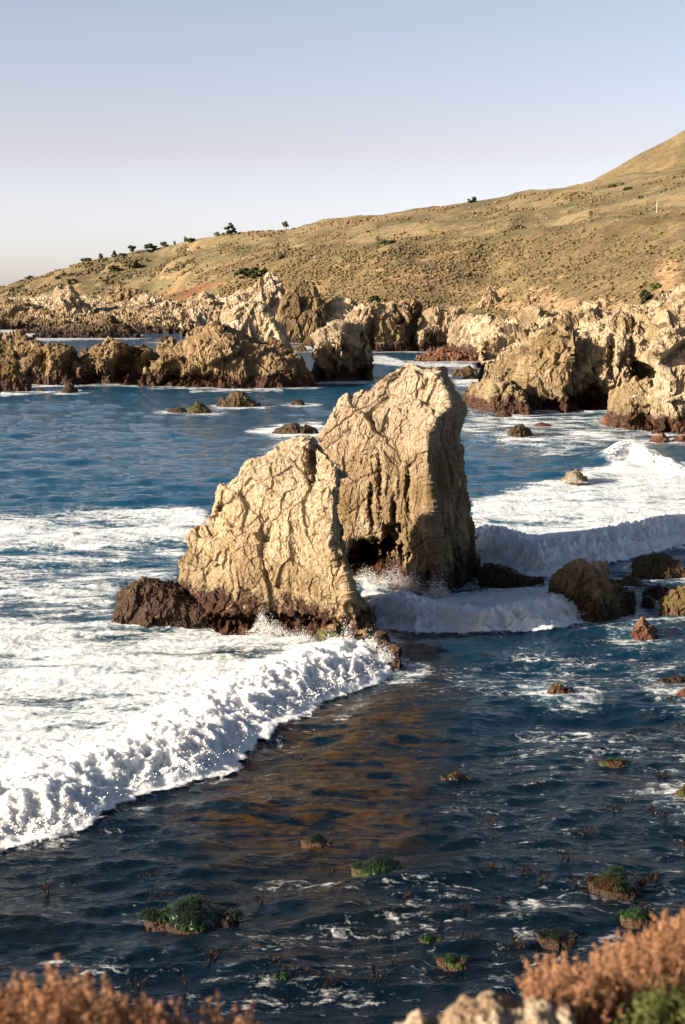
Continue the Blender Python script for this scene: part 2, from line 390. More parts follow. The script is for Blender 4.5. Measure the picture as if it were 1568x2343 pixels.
FOAM = [  # polygon, density, feather in pixels
 ([(-600, 2350), (-200, 2045), (0, 1925), (120, 1918), (205, 1882), (290, 1818), (380, 1790), (480, 1760), (560, 1705), (640, 1650), (760, 1582), (830, 1552), (888, 1532), (880, 1500), (820, 1470), (600, 1600), (300, 1650), (0, 1690), (-600, 1800)], .9, 14),
 ([(-600, 1830), (0, 1700), (300, 1670), (600, 1620), (860, 1520), (850, 1470), (760, 1480), (600, 1425), (340, 1415), (230, 1410), (0, 1410), (-600, 1400)], .80, 30),
 ([(-600, 1395), (0, 1400), (260, 1400), (300, 1330), (240, 1318), (100, 1322), (-600, 1330)], .62, 30),
 ([(-600, 1150), (0, 1172), (200, 1163), (440, 1158), (500, 1190), (440, 1235), (250, 1250), (0, 1262), (-600, 1260)], .74, 16),
 ([(-600, 1250), (0, 1262), (250, 1250), (430, 1230), (420, 1330), (200, 1320), (-600, 1340)], .44, 20),
 ([(1075, 1145), (1180, 1120), (1290, 1092), (1400, 1060), (1450, 1035), (1568, 1060), (1800, 1040), (1800, 1212), (1568, 1240), (1400, 1282), (1230, 1312), (1130, 1290), (1075, 1262)], .90, 14),
 ([(820, 1330), (900, 1350), (1000, 1372), (1060, 1350), (1180, 1338), (1260, 1345), (1340, 1408), (1300, 1420), (1230, 1436), (1160, 1444), (1100, 1450), (1040, 1438), (960, 1440), (862, 1408)], .92, 9),
 ([(1050, 940), (1300, 945), (1440, 950), (1500, 990), (1440, 1020), (1250, 1040), (1080, 1010), (1040, 975)], .50, 22),
 ([(1395, 1060), (1425, 1005), (1470, 1012), (1560, 1075), (1580, 1100)], 1.0, 8),
 ([(1340, 1470), (1800, 1450), (1800, 1660), (1568, 1650), (1440, 1560)], .22, 40),
 ([(870, 1545), (1010, 1540), (1180, 1480), (1500, 1470), (1560, 1560), (1300, 1640), (1100, 1600), (900, 1590)], .24, 30),
 ([(1200, 1640), (1568, 1640), (1800, 1900), (1568, 2000), (1100, 2000), (1000, 1800)], .15, 60),
 ([(100, 1990), (900, 1960), (1568, 1900), (1568, 2330), (200, 2330), (60, 2150)], .12, 60),
 ([(0, 1930), (560, 1720), (900, 1545), (900, 1575), (560, 1770), (0, 1990)], .30, 18),
 ([(560, 985), (640, 968), (740, 962), (745, 1000), (640, 1000)], .62, 10),
 ([(640, 1000), (900, 960), (740, 1070), (560, 1050)], .30, 25),
 ([(0, 888), (60, 884), (180, 886), (190, 893), (60, 900), (0, 905)], .75, 4),
 ([(430, 888), (640, 884), (650, 893), (440, 897)], .66, 4),
 ([(835, 812), (880, 812), (930, 826), (1080, 830), (1090, 842), (930, 840), (850, 830)], .62, 4),
 ([(1030, 862), (1060, 850), (1110, 850), (1125, 885), (1050, 885)], .72, 5),
 ([(0, 752), (90, 752), (140, 762), (250, 766), (330, 765), (320, 776), (100, 780), (0, 768)], .60, 4),
 ([(480, 925), (600, 922), (610, 936), (500, 936)], .55, 5), ([(370, 935), (430, 934), (435, 945), (390, 945)], .6, 4),
 ([(690, 780), (740, 782), (745, 800), (695, 800)], .6, 4),
 ([(1250, 945), (1480, 950), (1440, 975), (1260, 960)], .5, 10),
]
def poly_dist(px, py, poly):
    p = np.array(poly, float); n = len(p); d = np.full(px.shape, 1e9); ins = np.zeros(px.shape, bool)
    for i in range(n):
        a, b = p[i], p[(i+1) % n]; e = b-a; wx = px-a[0]; wy = py-a[1]
        t = np.clip((wx*e[0]+wy*e[1])/(e@e), 0, 1); d = np.minimum(d, (wx-t*e[0])**2+(wy-t*e[1])**2)
        if a[1] != b[1]:
            c = (a[1] > py) != (b[1] > py); xi = a[0]+(py-a[1])*(b[0]-a[0])/(b[1]-a[1]); ins ^= c & (px < xi)
    return np.where(ins, -1, 1)*np.sqrt(d)

def build_water():
    # fan of columns, dense across the seen sea; rows dense between 24 m and 900 m
    az = np.concatenate([np.linspace(-1.45, -.34, 40)[:-1], np.linspace(-.34, .34, 1050), np.linspace(.34, 1.45, 40)[1:]])
    inv = np.linspace(1/24.0, 1/900.0, 1500)
    ys = np.concatenate([np.linspace(6, 24, 30)[:-1], 1/inv, np.geomspace(900, 60000, 24)[1:]])
    X = np.tan(az)[None]*ys[:, None]; Y = np.repeat(ys[:, None], len(az), 1); sh = X.shape
    dxl = np.gradient(X, axis=1); dyl = np.gradient(ys)[:, None]*np.ones(sh)
    x = X.ravel(); y = Y.ravel()
    z = np.zeros(sh)
    r = np.random.RandomState(5)
    def p3(s, sx=1, sy=1, off=0): return np.stack([x*s*sx+off, y*s*sy+off*.7, np.full(len(x), off*1.3)], 1)
    gust = (.75+.5*fbm(p3(.03), 2, 3)).reshape(sh)
    for i in range(70):
        lam = 10**r.uniform(math.log10(.45), math.log10(11)); th = r.normal(math.radians(-72), .42)
        k = 2*np.pi/lam; cx, cy = math.cos(th), math.sin(th)
        sp = np.abs(cx)*dxl+np.abs(cy)*dyl; w = sstep(lam/2.2, lam/5, sp)
        amp = .0105*lam**.62 if lam > 1.2 else .0105*lam**.9
        ph = k*(X*cx+Y*cy)+r.uniform(0, 6.28)
        z += w*amp*gust*((1-np.abs(np.sin(ph*.5)))*1.6-.55 if i % 2 else np.sin(ph))
    bill = np.zeros(sh); wx = 1.0
    px, py = proj(x, y, np.zeros_like(x)); px = px.reshape(sh); py = py.reshape(sh)
    den = np.zeros(sh); m = (Y > 20) & (Y < 890) & (np.abs(px-784) < 1500)
    wob = (fbm(p3(.5), 3, 21)*1.0).reshape(sh)
    scl = np.clip(60/Y, .05, 1.6)
    wpx = px[m]+wob[m]*30*scl[m]; wpy = py[m]+(fbm(p3(.5, off=40), 3, 22).reshape(sh))[m]*16*scl[m]
    for poly, dn, fe in FOAM:
        d = poly_dist(wpx, wpy, poly); v = dn*sstep(fe, -fe, d); den[m] = np.maximum(den[m], v)
    # breaking waves
    lump = None; front = np.zeros(sh)
    ry = Y < 260
    xs = X[ry]; ysv = Y[ry]; q = np.stack([xs, ysv, np.zeros_like(xs)], 1)
    b1 = 1-np.abs(noise3(q*1.15+3, 31))*1.9; b2 = 1-np.abs(noise3(q*2.6+8, 32))*1.9; b3 = 1-np.abs(noise3(q*6.1, 33))*1.9; b4 = noise3(q*.35, 34)
    b0 = 1-np.abs(noise3(q*.62+13, 35))*1.9
    lumpv = np.clip(b0, 0, 1)*.3+np.clip(b1, 0, 1)*.45+np.clip(b2, 0, 1)*.28+np.clip(b3, 0, 1)*.12+np.clip(1-np.abs(noise3(q*13, 36))*1.9, 0, 1)*.05
    zz = z[ry]; fr = front[ry]; dd = den[ry]
    for B in BREAK:
        fx, fy = front_fn(B['l']); sl = np.gradient(fy, fx); yf = np.interp(xs, fx, fy); s_ = np.interp(xs, fx, sl)
        sub = np.stack([fx[::13], fy[::13]], 1); d = np.full(xs.shape, 1e9)
        for a_, c_ in zip(sub[:-1], sub[1:]):
            e_ = c_-a_; t_ = np.clip(((xs-a_[0])*e_[0]+(ysv-a_[1])*e_[1])/(e_@e_), 0, 1); d = np.minimum(d, (xs-a_[0]-t_*e_[0])**2+(ysv-a_[1]-t_*e_[1])**2)
        d = np.sqrt(d)*np.sign(ysv-yf)+ (b4*1.1+b1*.5+b2*.28+b3*.12)*.6
        ends = sstep(fx[0]-B['e'], fx[0]+B['e'], xs)*sstep(fx[-1]+B['e'], fx[-1]-B['e'], xs)
        w = sstep(-.1, B.get('w', 2.0), d)*np.exp(-np.maximum(d-1.0, 0)/B['L'])*ends
        zz = zz*(1-.6*w)+w*(B['H']*(.55+.45*sstep(0, 1.6, d))*(1+.25*b4)+lumpv*B['b']*1.3*np.exp(-np.maximum(d-B['mx'], 0)/1.5)*2.1)
        zz -= .12*sstep(-3, -.2, d)*sstep(.2, -.2, d)*ends
        f = sstep(-.02, .12, d)*np.exp(-np.maximum(d-B['mx'], 0)/1.8)*ends
        f = f*(d < 30); fr = np.maximum(fr, f)
        # no foam in front of the breaking line
        if B is BREAK[0] or B is BREAK[2]: dd = np.where((d < 0) & (d > -4) & (ends > .5), np.minimum(dd, .16), dd)
    qs = np.stack([xs*.16, ysv*.55, xs*0], 1); qs2 = np.stack([xs*.07, ysv*.16, xs*0+4], 1); var = fbm(qs, 4, 91)*.36+fbm(qs2, 3, 92)*.30
    dd = np.where(dd > .1, dd+var*sstep(.1, .4, dd)*(1-.6*fr)*1.5, dd); dd = np.minimum(dd, .92)
    churn = dd > .3
    zz = zz+np.where(churn, (lumpv-.3)*.13*sstep(.3, .9, dd)*sstep(200, 90, ysv), 0)
    dd = np.maximum(dd, fr*1.05)
    z[ry] = zz; front[ry] = fr; den[ry] = dd
    # foam round the rocks
    rk = np.array(ROCKS)
    for (rx_, ry_, hh) in rk:
        rad = .55+.006*ry_
        i0 = np.searchsorted(ys, ry_-rad*5); i1 = np.searchsorted(ys, ry_+rad*5)
        if i1 <= i0: continue
        j0 = np.searchsorted(az, math.atan2(rx_-rad*4, ry_)); j1 = np.searchsorted(az, math.atan2(rx_+rad*4, ry_))
        d = np.sqrt((X[i0:i1, j0:j1]-rx_)**2+((Y[i0:i1, j0:j1]-ry_)*.55)**2)
        n_ = .5+.5*math.sin(rx_*1.7+ry_*.6)
        den[i0:i1, j0:j1] = np.maximum(den[i0:i1, j0:j1], (.34+.22*n_)*sstep(rad*2.2, rad*.5, d))
    refl = np.zeros(sh); dk = poly_dist(px[m]+wob[m]*60, py[m], [(560, 1760), (700, 1640), (880, 1560), (930, 1500), (1000, 1500), (1010, 1640), (960, 1800), (900, 1960), (760, 1990), (520, 1930), (400, 1870)]); refl[m] = sstep(70, -60, dk)  # patch of water that gets the painted reflection of the sunlit stack
    P = np.stack([X, Y, z], -1)
    P[..., 2] -= .1
    t = NT('sea_water'); pos = t.pos
    fo = t.attr('foam'); fr_ = t.attr('surf')
    flat = t.vscale(pos, (1, 1, 0)); st = t.vscale(pos, (.42, 1.1, .0))
    n1 = t.noise(st, .9, 7, .66, .9); n2 = t.noise(flat, 3.2, 5, .7, .6); n0 = t.noise(st, .22, 4, .6, .6)
    va = t.n('ShaderNodeVectorMath', operation='MULTIPLY_ADD')
    nz = t.n('ShaderNodeTexNoise'); t.put(nz.inputs['Vector'], flat); nz.inputs['Scale'].default_value = 1.6; nz.inputs['Detail'].default_value = 4
    t.put(va.inputs[0], nz.outputs['Color']); va.inputs[1].default_value = (1.1, 1.1, 0); t.put(va.inputs[2], st)
    lace = t.vor(va.outputs[0], 1.5, 'DISTANCE_TO_EDGE'); lace2 = t.vor(va.outputs[0], 4.5, 'DISTANCE_TO_EDGE')
    lc = t.math('ADD', t.mr(lace, .16, 0), t.math('MULTIPLY', t.mr(lace2, .2, 0), .5))
    v = t.math('ADD', t.math('MULTIPLY', n1, .55), t.math('MULTIPLY', n2, .30)); v = t.math('ADD', v, t.math('MULTIPLY', n0, .28))
    v = t.math('ADD', v, t.math('MULTIPLY', lc, .07)); v = t.math('ADD', v, t.math('MULTIPLY', t.math('SUBTRACT', t.noise(st, 9, 4, .7), .5), .22))
    th = t.math('SUBTRACT', .80, t.math('MULTIPLY', fo, .36))
    mask = t.mr(v, t.math('SUBTRACT', th, .09), t.math('ADD', th, .10))
    mask = t.math('MULTIPLY', mask, t.mr(fo, .02, .12)); mask = t.math('MAXIMUM', mask, t.mr(fr_, .35, .7))
    # the water itself
    sep = t.z(); Yv = sep[1]
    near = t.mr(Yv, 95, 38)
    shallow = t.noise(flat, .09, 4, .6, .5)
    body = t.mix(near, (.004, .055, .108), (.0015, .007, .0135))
    body = t.mix(t.math('MULTIPLY', t.mr(fo, .2, .8), .7), body, (.035, .10, .12))
    body = t.mix(t.math('MULTIPLY', t.mr(shallow, .5, .66), t.math('MULTIPLY', near, .6)), body, (.008, .007, .003))
    ks = t.noise(t.vscale(pos, (.5, 1.6, 0)), 1.5, 5, .65, .6); body = t.mix(t.math('MULTIPLY', t.attr('reflection_tint'), t.mr(ks, .44, .60)), body, t.mix(t.mr(n2, .4, .6), (.06, .032, .011), (.036, .023, .010)))  # sunlit rock's reflection painted into the body colour as brown streaks
    w1 = t.noise(t.vscale(pos, (.35, 1, 0)), 1.3, 6, .62, .5); w2 = t.noise(t.vscale(pos, (.6, 1, 0)), 5.5, 5, .6, .3)
    hh = t.math('ADD', t.math('MULTIPLY', w1, .75), t.math('MULTIPLY', w2, .16))
    far = t.mr(Yv, 30, 260)
    bw = t.n('ShaderNodeBump'); bw.inputs['Strength'].default_value = 1.0; t.put(bw.inputs['Distance'], t.mr(Yv, 30, 400, .22, .75, 'LINEAR')); t.put(bw.inputs['Height'], hh)
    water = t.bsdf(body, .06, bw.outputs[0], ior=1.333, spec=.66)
    fh = t.math('ADD', t.math('MULTIPLY', n2, .7), t.math('MULTIPLY', t.noise(flat, 11, 4, .65), .3))
    fcol = t.mix(t.mr(n2, .36, .6), (.46, .52, .56), (.76, .76, .76)); fcol = t.mix(t.mr(n1, .40, .6), (.50, .56, .60), fcol); fcol = t.mix(fr_, fcol, (.78, .78, .775))
    foamb = t.bsdf(fcol, .75, t.bump(fh, .7, .2), spec=.2, sss=.3)
    ms = t.n('ShaderNodeMixShader'); t.put(ms.inputs[0], mask); t.t.links.new(water, ms.inputs[1]); t.t.links.new(foamb, ms.inputs[2])
    mat = t.out(ms.outputs[0])
    o = mesh_np('sea_water', P.reshape(-1, 3), grid_faces(*sh), mat, attrs={'foam': den.ravel(), 'surf': front.ravel(), 'reflection_tint': refl.ravel()})
    tag(o, 'deep blue sea with white breaking surf around the rocks', 'water', kind='structure')
    global AZ, YS
    AZ = az; YS = ys
    return X, Y, z, den

# ------------------------------------------------------------------ land behind the bay
LAND = [  # lines from the shore to behind the crest: (px, py, Y)
 [(-900, 700, 1250), (0, 697, 900), (350, 694, 790), (520, 700, 690), (700, 712, 570), (850, 722, 490), (1050, 735, 450), (1180, 735, 410), (1300, 738, 300), (1568, 705, 215), (2300, 640, 170)],
 [(-900, 692, 1260), (0, 670, 935), (200, 655, 890), (350, 668, 840), (520, 668, 730), (700, 668, 610), (850, 690, 515), (1050, 712, 480), (1180, 712, 440), (1300, 712, 335), (1568, 660, 245), (2300, 560, 200)],
 [(-900, 688, 1280), (0, 664, 960), (160, 630, 925), (350, 622, 890), (520, 620, 790), (700, 620, 670), (863, 618, 560), (1127, 622, 525), (1432, 590, 400), (1568, 575, 340), (2300, 470, 280)],
 [(-900, 686, 1300), (0, 660, 985), (160, 618, 960), (350, 590, 935), (520, 580, 850), (700, 584, 730), (863, 556, 620), (1127, 534, 590), (1432, 503, 490), (1568, 487, 440), (2300, 400, 380)],
 [(-900, 686, 1330), (0, 658, 1000), (160, 612, 975), (350, 580, 955), (520, 560, 900), (700, 565, 800), (863, 548, 710), (1127, 524, 670), (1432, 494, 590), (1568, 478, 550), (2300, 390, 500)],
 [(-900, 686, 1350), (0, 655, 1015), (60, 640, 1012), (120, 629, 1005), (165, 607, 990), (260, 587, 980), (350, 571, 975), (450, 546, 955), (530, 534, 945), (640, 528, 920), (850, 493, 880), (1080, 460, 840), (1340, 426, 800), (1420, 416, 780), (1480, 404, 760), (1568, 386, 740), (2300, 290, 680)],
 [(-900, 690, 1450), (0, 672, 1120), (350, 600, 1120), (850, 520, 1040), (1340, 452, 990), (1568, 420, 920), (2300, 300, 870)],
]
def build_land():
    pxs = np.concatenate([np.linspace(-900, -60, 90)[:-1], np.linspace(-60, 1630, 1150), np.linspace(1630, 2300, 80)[1:]])
    L = []
    for ln in LAND:
        py, Y = lerp_line(ln, pxs)
        k = np.ones(25)/25; py = np.convolve(np.pad(py, 12, 'edge'), k, 'valid'); Y = np.convolve(np.pad(Y, 12, 'edge'), k, 'valid')
        L.append(np.stack(at(pxs, py, Y), -1))
    foot = L[0].copy(); s = (foot[:, 1]-14)/foot[:, 1]; foot[:, 0] *= s; foot[:, 1] *= s; foot[:, 2] = -3
    back = L[-1].copy(); s = (back[:, 1]+500)/back[:, 1]; back[:, 0] *= s; back[:, 1] *= s; back[:, 2] = np.minimum(back[:, 2]*.3, 20)
    K = np.array([foot]+L+[back]); n = len(K)
    cnt = [24, 50, 110, 130, 70, 150, 40, 12]; rows = []; par = []
    for i in range(n-1):
        a, b, c, d = K[max(i-1, 0)], K[i], K[i+1], K[min(i+2, n-1)]
        for j in range(cnt[i]):
            t = j/cnt[i]
            if i == 0: rows.append(b+(c-b)*np.array([t, t, t**.5])); par.append(t); continue
            m1 = (c-a)*.35; m2 = (d-b)*.35; t2, t3 = t*t, t**3
            rows.append((2*t3-3*t2+1)*b+(t3-2*t2+t)*m1+(-2*t3+3*t2)*c+(t3-t2)*m2); par.append(i+t)
    P = np.array(rows); par = np.array(par); sh = P.shape[:2]
    q = P.reshape(-1, 3); q0 = q*np.array([1, 1, 0]); Yd = q[:, 1]
    pr = np.repeat(par, sh[1])
    am = sstep(.5, 2.2, pr)*(1-.75*sstep(5.1, 6, pr)*(pr < 6.2))
    g = fbm(q0/90, 5, 3)*5.5 - np.abs(noise3(q0*np.array([1/38, 1/110, 1]), 8))*5 - np.abs(noise3(q0*np.array([1/15, 1/60, 1]), 9))*1.8
    qx, qy = proj(q[:, 0], q[:, 1], q[:, 2])
    edge = lerp_line([(-900, 600), (520, 590), (700, 592), (863, 560), (1127, 535), (1432, 505), (1568, 488), (2300, 400)], qx)[0]
    scr = sstep(-14, 10, qy-edge+noise3(q0/40, 12)*16)*sstep(380, 640, qx)
    scr = np.maximum(scr, sstep(.05, .35, fbm(q0/60, 4, 15)+.0)*.6)
    v, e = facets(q0/3.4, 44); bush = np.clip(e*1.3, 0, 1)**.6
    z = g*am*.95 + scr*sstep(1, 2, pr)*bush*.35*sstep(900, 500, Yd)*(.5+fbm(q0/12, 2, 45))+ fbm(q0/7, 3, 18)*.45*am
    P[..., 2] += z.reshape(sh)
    cr_ = np.minimum(np.abs(noise3(q0*np.array([1/38, 1/110, 1]), 8))*1.6, np.abs(noise3(q0*np.array([1/22, 1/80, 1]), 19))*2.2); gul = sstep(.11, .02, cr_+.10*fbm(q0/9, 2, 20))*sstep(1.2, 2.4, pr)*sstep(-.25, .2, noise3(q0/75, 21))*sstep(6, 5.3, pr)
    red = sstep(60, 200, qx)*sstep(560, 460, qx)*sstep(642, 664, qy+noise3(q0/14, 51)*14)*sstep(.05, .3, fbm(q0/34, 3, 52)+.12)
    bare = np.zeros(len(q))
    for (cx, cy, rx, ry) in ((970, 566, 22, 4), (1290, 640, 26, 5), (800, 650, 16, 12), (935, 632, 60, 24), (1270, 700, 130, 16), (1150, 700, 60, 12), (1020, 556, 40, 5), (1130, 672, 30, 16), (1525, 625, 26, 50), (700, 655, 40, 16), (430, 622, 60, 4), (880, 600, 30, 5), (1230, 668, 30, 6), (1380, 690, 50, 8)):
        bare = np.maximum(bare, sstep(1.25, .6, np.sqrt(((qx-cx)/rx)**2+((qy-cy)/ry)**2)+fbm(q0/6, 3, 61)*.9))
    t = NT('hillside'); pos = t.pos
    a = t.noise(pos, .018, 5, .62, .4); b = t.noise(pos, .11, 5, .65); c = t.noise(pos, .45, 4, .7)
    grass = t.mix(t.mr(a, .42, .58), (.255, .200, .112), (.125, .112, .062)); grass = t.mix(t.math('MULTIPLY', t.mr(b, .48, .66), .7), grass, (.30, .22, .125))
    grass = t.mix(t.math('MULTIPLY', t.mr(c, .5, .68), .5), grass, (.10, .078, .032))
    scrub = t.mix(t.mr(b, .36, .6), (.155, .125, .06), (.225, .168, .09)); scrub = t.mix(t.mr(a, .5, .66), scrub, (.14, .125, .06)); scrub = t.mix(t.math('MULTIPLY', t.mr(t.noise(pos, .035, 4, .6), .52, .60), .6), scrub, (.15, .095, .065)); scrub = t.mix(t.math('MULTIPLY', t.mr(c, .46, .62), .7), scrub, (.07, .05, .024))
    col = t.mix(t.attr('scrub'), grass, scrub)
    col = t.mix(t.attr('red_soil'), col, t.mix(t.mr(c, .4, .6), (.33, .095, .045), (.18, .05, .028)))
    col = t.mix(t.attr('bare'), col, t.mix(t.mr(c, .4, .6), (.40, .27, .15), (.24, .15, .09)))
    col = t.mix(t.math('MULTIPLY', t.attr('gully'), .75), col, t.mix(t.mr(c, .4, .6), (.085, .07, .036), (.13, .10, .055)))
    h = t.math('ADD', t.noise(pos, .9, 4, .7), t.math('MULTIPLY', b, 1.4))
    mat = t.out(t.bsdf(col, .95, t.bump(h, .8, 1.1), spec=.1))
    o = mesh_np('hill', P.reshape(-1, 3), grid_faces(*sh), mat, attrs={'scrub': scr, 'red_soil': red*.42, 'bare': bare, 'gully': gul})
    tag(o, 'dry golden hillside rising behind the rocky shore', 'hill', kind='structure')
    return P, par, pxs, mat

def build_far_hill(mat):
    ln = [(900, 640), (1100, 560), (1250, 480), (1340, 424), (1368, 402), (1400, 386), (1430, 368), (1456, 352), (1480, 340), (1510, 325), (1540, 310), (1568, 293), (1700, 235), (1900, 160), (2300, 60)]
    pxs = np.linspace(900, 2300, 420); py, = lerp_line(ln, pxs); k = np.ones(7)/7; py = np.convolve(np.pad(py, 3, 'edge'), k, 'valid')
    top = np.stack(at(pxs, py, np.full(420, 1500.0)), -1); top[:, 2] = np.maximum(top[:, 2], -5); rows = []
    for s in np.linspace(0, 1, 150):
        Y = 960+540*s; p = top*np.array([Y/1500, Y/1500, 0]); p[:, 2] = (top[:, 2]+5)*(s**.85)-5; rows.append(p)
    for s in np.linspace(0, 1, 12)[1:]:
        p = top*np.array([1+s*.6, 1+s*.6, 0]); p[:, 2] = (top[:, 2]+5)*(1-s)-5; rows.append(p)
    P = np.array(rows); q = P.reshape(-1, 3)*np.array([1, 1, 0]); par = np.r_[np.linspace(0, 1, 150), np.linspace(1, 0, 12)[1:]]
    am = np.repeat(1-.8*sstep(.85, 1, par), P.shape[1])
    P[..., 2] += ((fbm(q/160, 5, 71)*16-np.abs(noise3(q*np.array([1/60, 1/220, 1]), 73))*14)*am).reshape(P.shape[:2])
    o = mesh_np('far_hill', P.reshape(-1, 3), grid_faces(*P.shape[:2]), mat, attrs={'scrub': np.clip(.75+sstep(0, .4, fbm(q/90, 4, 75))*.3, 0, 1), 'red_soil': np.zeros(len(q)), 'bare': np.zeros(len(q))})
    tag(o, 'steeper grassy mountain flank rising behind the hillside', 'hill', kind='structure')

_bv = None
def land_bvh(P):
    global _bv
    from mathutils.bvhtree import BVHTree
    F = grid_faces(*P.shape[:2]); _bv = BVHTree.FromPolygons(P.reshape(-1, 3).tolist(), F.tolist())
def on_land(px, py):                                  # where the ray through a pixel first meets the hillside
    a, dy, dz = ray(px, py); d = Vector((float(a), float(dy), float(dz))).normalized()
    h = _bv.ray_cast(Vector((0, 0, CAM_H)), d); return h[0]

P_land, par_land, px_land, hill_mat = build_land()
build_far_hill(hill_mat)
land_bvh(P_land)

# ------------------------------------------------------------------ the two big stacks
M_main = rock_mat('pale_stack_rock', stain=.85, pale=(.43, .335, .215), mid=(.33, .245, .145), ochre=(0.175, 0.108, 0.035), tide=1.65, tide_w=.9, unit=1.0, whiten=(5.5, 9.5))
M_back = rock_mat('ochre_stack_rock', pale=(0.33, 0.25, 0.16), mid=(0.20, 0.14, 0.078), ochre=(0.150, 0.095, 0.029), tide=1.7, tide_w=1.3, unit=1.1, whiten=(7.5, 11.5))
def stack_section(Lf, Rg, Rs, Yl, Yf, Yr, Ys, Yb, ztop, Yc, weights):
    Lf, Rg, Rs = (np.array(sorted(a), float) for a in (Lf, Rg, Rs))
    def X(line, z, Y):
        _, py = proj(0, Y, z); px = np.interp(py, line[:, 0], line[:, 1]); return float(at(px, py, Y)[0]), float(px), float(py)
    def sec(z):
        h = min(max(z, 0)/ztop, 1); c = h**5*.80
        y = [Yi+(Yc-Yi)*c for Yi in (Yl, Yf, Yr, Ys, Yb)]
        if callable(weights): pass
        xl, pl, py = X(Lf, z, y[0]); xr, pr, _ = X(Rg, z, y[2]); xs, ps, _ = X(Rs, z, y[3])
        pr = min(pr, ps-1)
        f1 = at(pl+(pr-pl)*.36, py, y[1])[0]; f2y = y[1]+(y[2]-y[1])*.42; f2 = at(pl+(pr-pl)*.72, py, f2y)[0]
        bl = at(pl+(ps-pl)*.22, py, y[4])[0]; br = at(pl+(ps-pl)*.80, py, y[4])[0]
        return [(xl, y[0]), (float(f1), y[1]), (float(f2), f2y), (xr, y[2]), (xs, y[3]), (float(br), y[4]), (float(bl), y[4])]
    sec.weights = weights
    return sec
secA = stack_section(
    [(1016, 690), (1022, 655), (1032, 635), (1046, 585), (1070, 562), (1095, 547), (1130, 503), (1165, 488), (1200, 470), (1226, 434), (1300, 412), (1330, 395), (1400, 345), (1450, 330), (1600, 320)],
    [(1016, 698), (1030, 722), (1042, 735), (1065, 766), (1110, 770), (1150, 763), (1230, 760), (1270, 768), (1330, 792), (1380, 800), (1420, 815), (1480, 832), (1600, 840)],
    [(1016, 702), (1030, 728), (1040, 742), (1060, 780), (1110, 788), (1200, 786), (1260, 792), (1330, 808), (1380, 845), (1420, 865), (1500, 882), (1600, 890)],
    66.5, 63.6, 60.2, 62.0, 69.0, 8.7, 62.6, (3, 3, 3, 1.6, 1, 1, 1))
stack((-1.6, 8.72), secA, 'pale tan wedge shaped sea stack in front of the taller one, nearest the surf', M_main, 3, 8.0, .75, M=680, res=470,
      dents=[(716, 1062, 12, 42, .9), (505, 1160, 7, 8, .5), (600, 1425, 120, 16, 1.1), (775, 1200, 12, 90, .35)], stretch=1.0, strat=.2)
def shift(l, d): return [(a, b+d) for a, b in l]
secB = stack_section(
    [(840, 965), (852, 952), (868, 916), (880, 878), (905, 832), (925, 794), (960, 764), (1030, 720), (1100, 690), (1250, 680), (1450, 670)],
    shift([(840, 985), (855, 1005), (875, 1030), (900, 1040), (930, 1050), (955, 1020), (990, 1000), (1080, 1000), (1150, 1006), (1250, 1015), (1300, 1020), (1375, 1023), (1500, 1026)], -22),
    shift([(840, 990), (850, 1012), (875, 1036), (900, 1047), (915, 1066), (935, 1073), (975, 1062), (1000, 1057), (1060, 1076), (1150, 1086), (1250, 1091), (1310, 1097), (1380, 1100), (1500, 1104)], -14),
    78.0, 75.4, 70.8, 77.0, 84, 11.9, 75.5, (3, 3, 3, 2.4, 1, 1, 1))
stack((-1.6, 11.05), secB, 'tall ochre and tan sea stack with fluted face and dark shaded right side', M_back, 8, 10.0, .72, M=700, res=560,
      dents=[(862, 1268, 62, 26, 3.2), (900, 1232, 20, 30, 1.8), (845, 1300, 60, 26, 1.6), (880, 1330, 110, 18, 1.0), (870, 1110, 8, 60, .5), (935, 1130, 7, 55, .6), (850, 1160, 7, 50, .5), (902, 1175, 6, 40, .5)], strat=2.0, stretch=.65)

R_brown = rock_mat('brown_tidal_rock', pale=(.14, .08, .045), mid=(.09, .05, .03), ochre=(0.112, 0.063, 0.021), tide=1.4, unit=.5, algae=(0.095, 0.032, 0.018), green=.5)
R_dark = rock_mat('dark_wet_rock', pale=(0.08, 0.05, 0.028), mid=(0.05, 0.03, 0.018), ochre=(0.084, 0.049, 0.014), tide=2.2, unit=.6, algae=(0.06, 0.026, 0.014), green=.08)
R_red = rock_mat('red_algae_rock', pale=(0.210, 0.091, 0.056), mid=(0.147, 0.059, 0.035), ochre=(0.119, 0.049, 0.025), tide=.3, unit=.35, algae=(0.133, 0.045, 0.028), dark=(0.063, 0.025, 0.014))
R_green = rock_mat('green_weed_rock', pale=(0.02, 0.04, 0.01), mid=(0.012, 0.022, 0.006), ochre=(0.063, 0.042, 0.014), tide=.25, unit=.35, algae=(0.098, 0.038, 0.025), green=.6)
mass([(256, 1422), (264, 1392), (276, 1358), (290, 1340), (320, 1331), (352, 1329), (388, 1334), (430, 1352), (480, 1372), (520, 1384), (570, 1396), (620, 1410), (680, 1426), (730, 1446), (770, 1476)], [(256, 1426), (340, 1436), (480, 1434), (600, 1444), (700, 1462), (770, 1486)], 3.4,
     'dark brown weed covered shelf along the left foot of the front sea stack', R_dark, 21, name='rock_shelf', H=1.5, b=.5, a=.7, amp=.75)
mass([(722, 1482), (735, 1448), (765, 1432), (800, 1440), (840, 1438), (868, 1452), (878, 1490)], 1494, 2.2, 'small ochre knob half buried in spray at the front stack foot', rock_mat('knob_rock', tide=.7, unit=.4, green=1.0), 22, H=1.5)
mass([(856, 1500), (866, 1440), (880, 1440), (893, 1468), (908, 1490), (918, 1515), (917, 1530)], [(856, 1505), (918, 1530)], 2.4, 'black shaded rock at the right toe of the front sea stack', R_dark, 23, H=1.6)
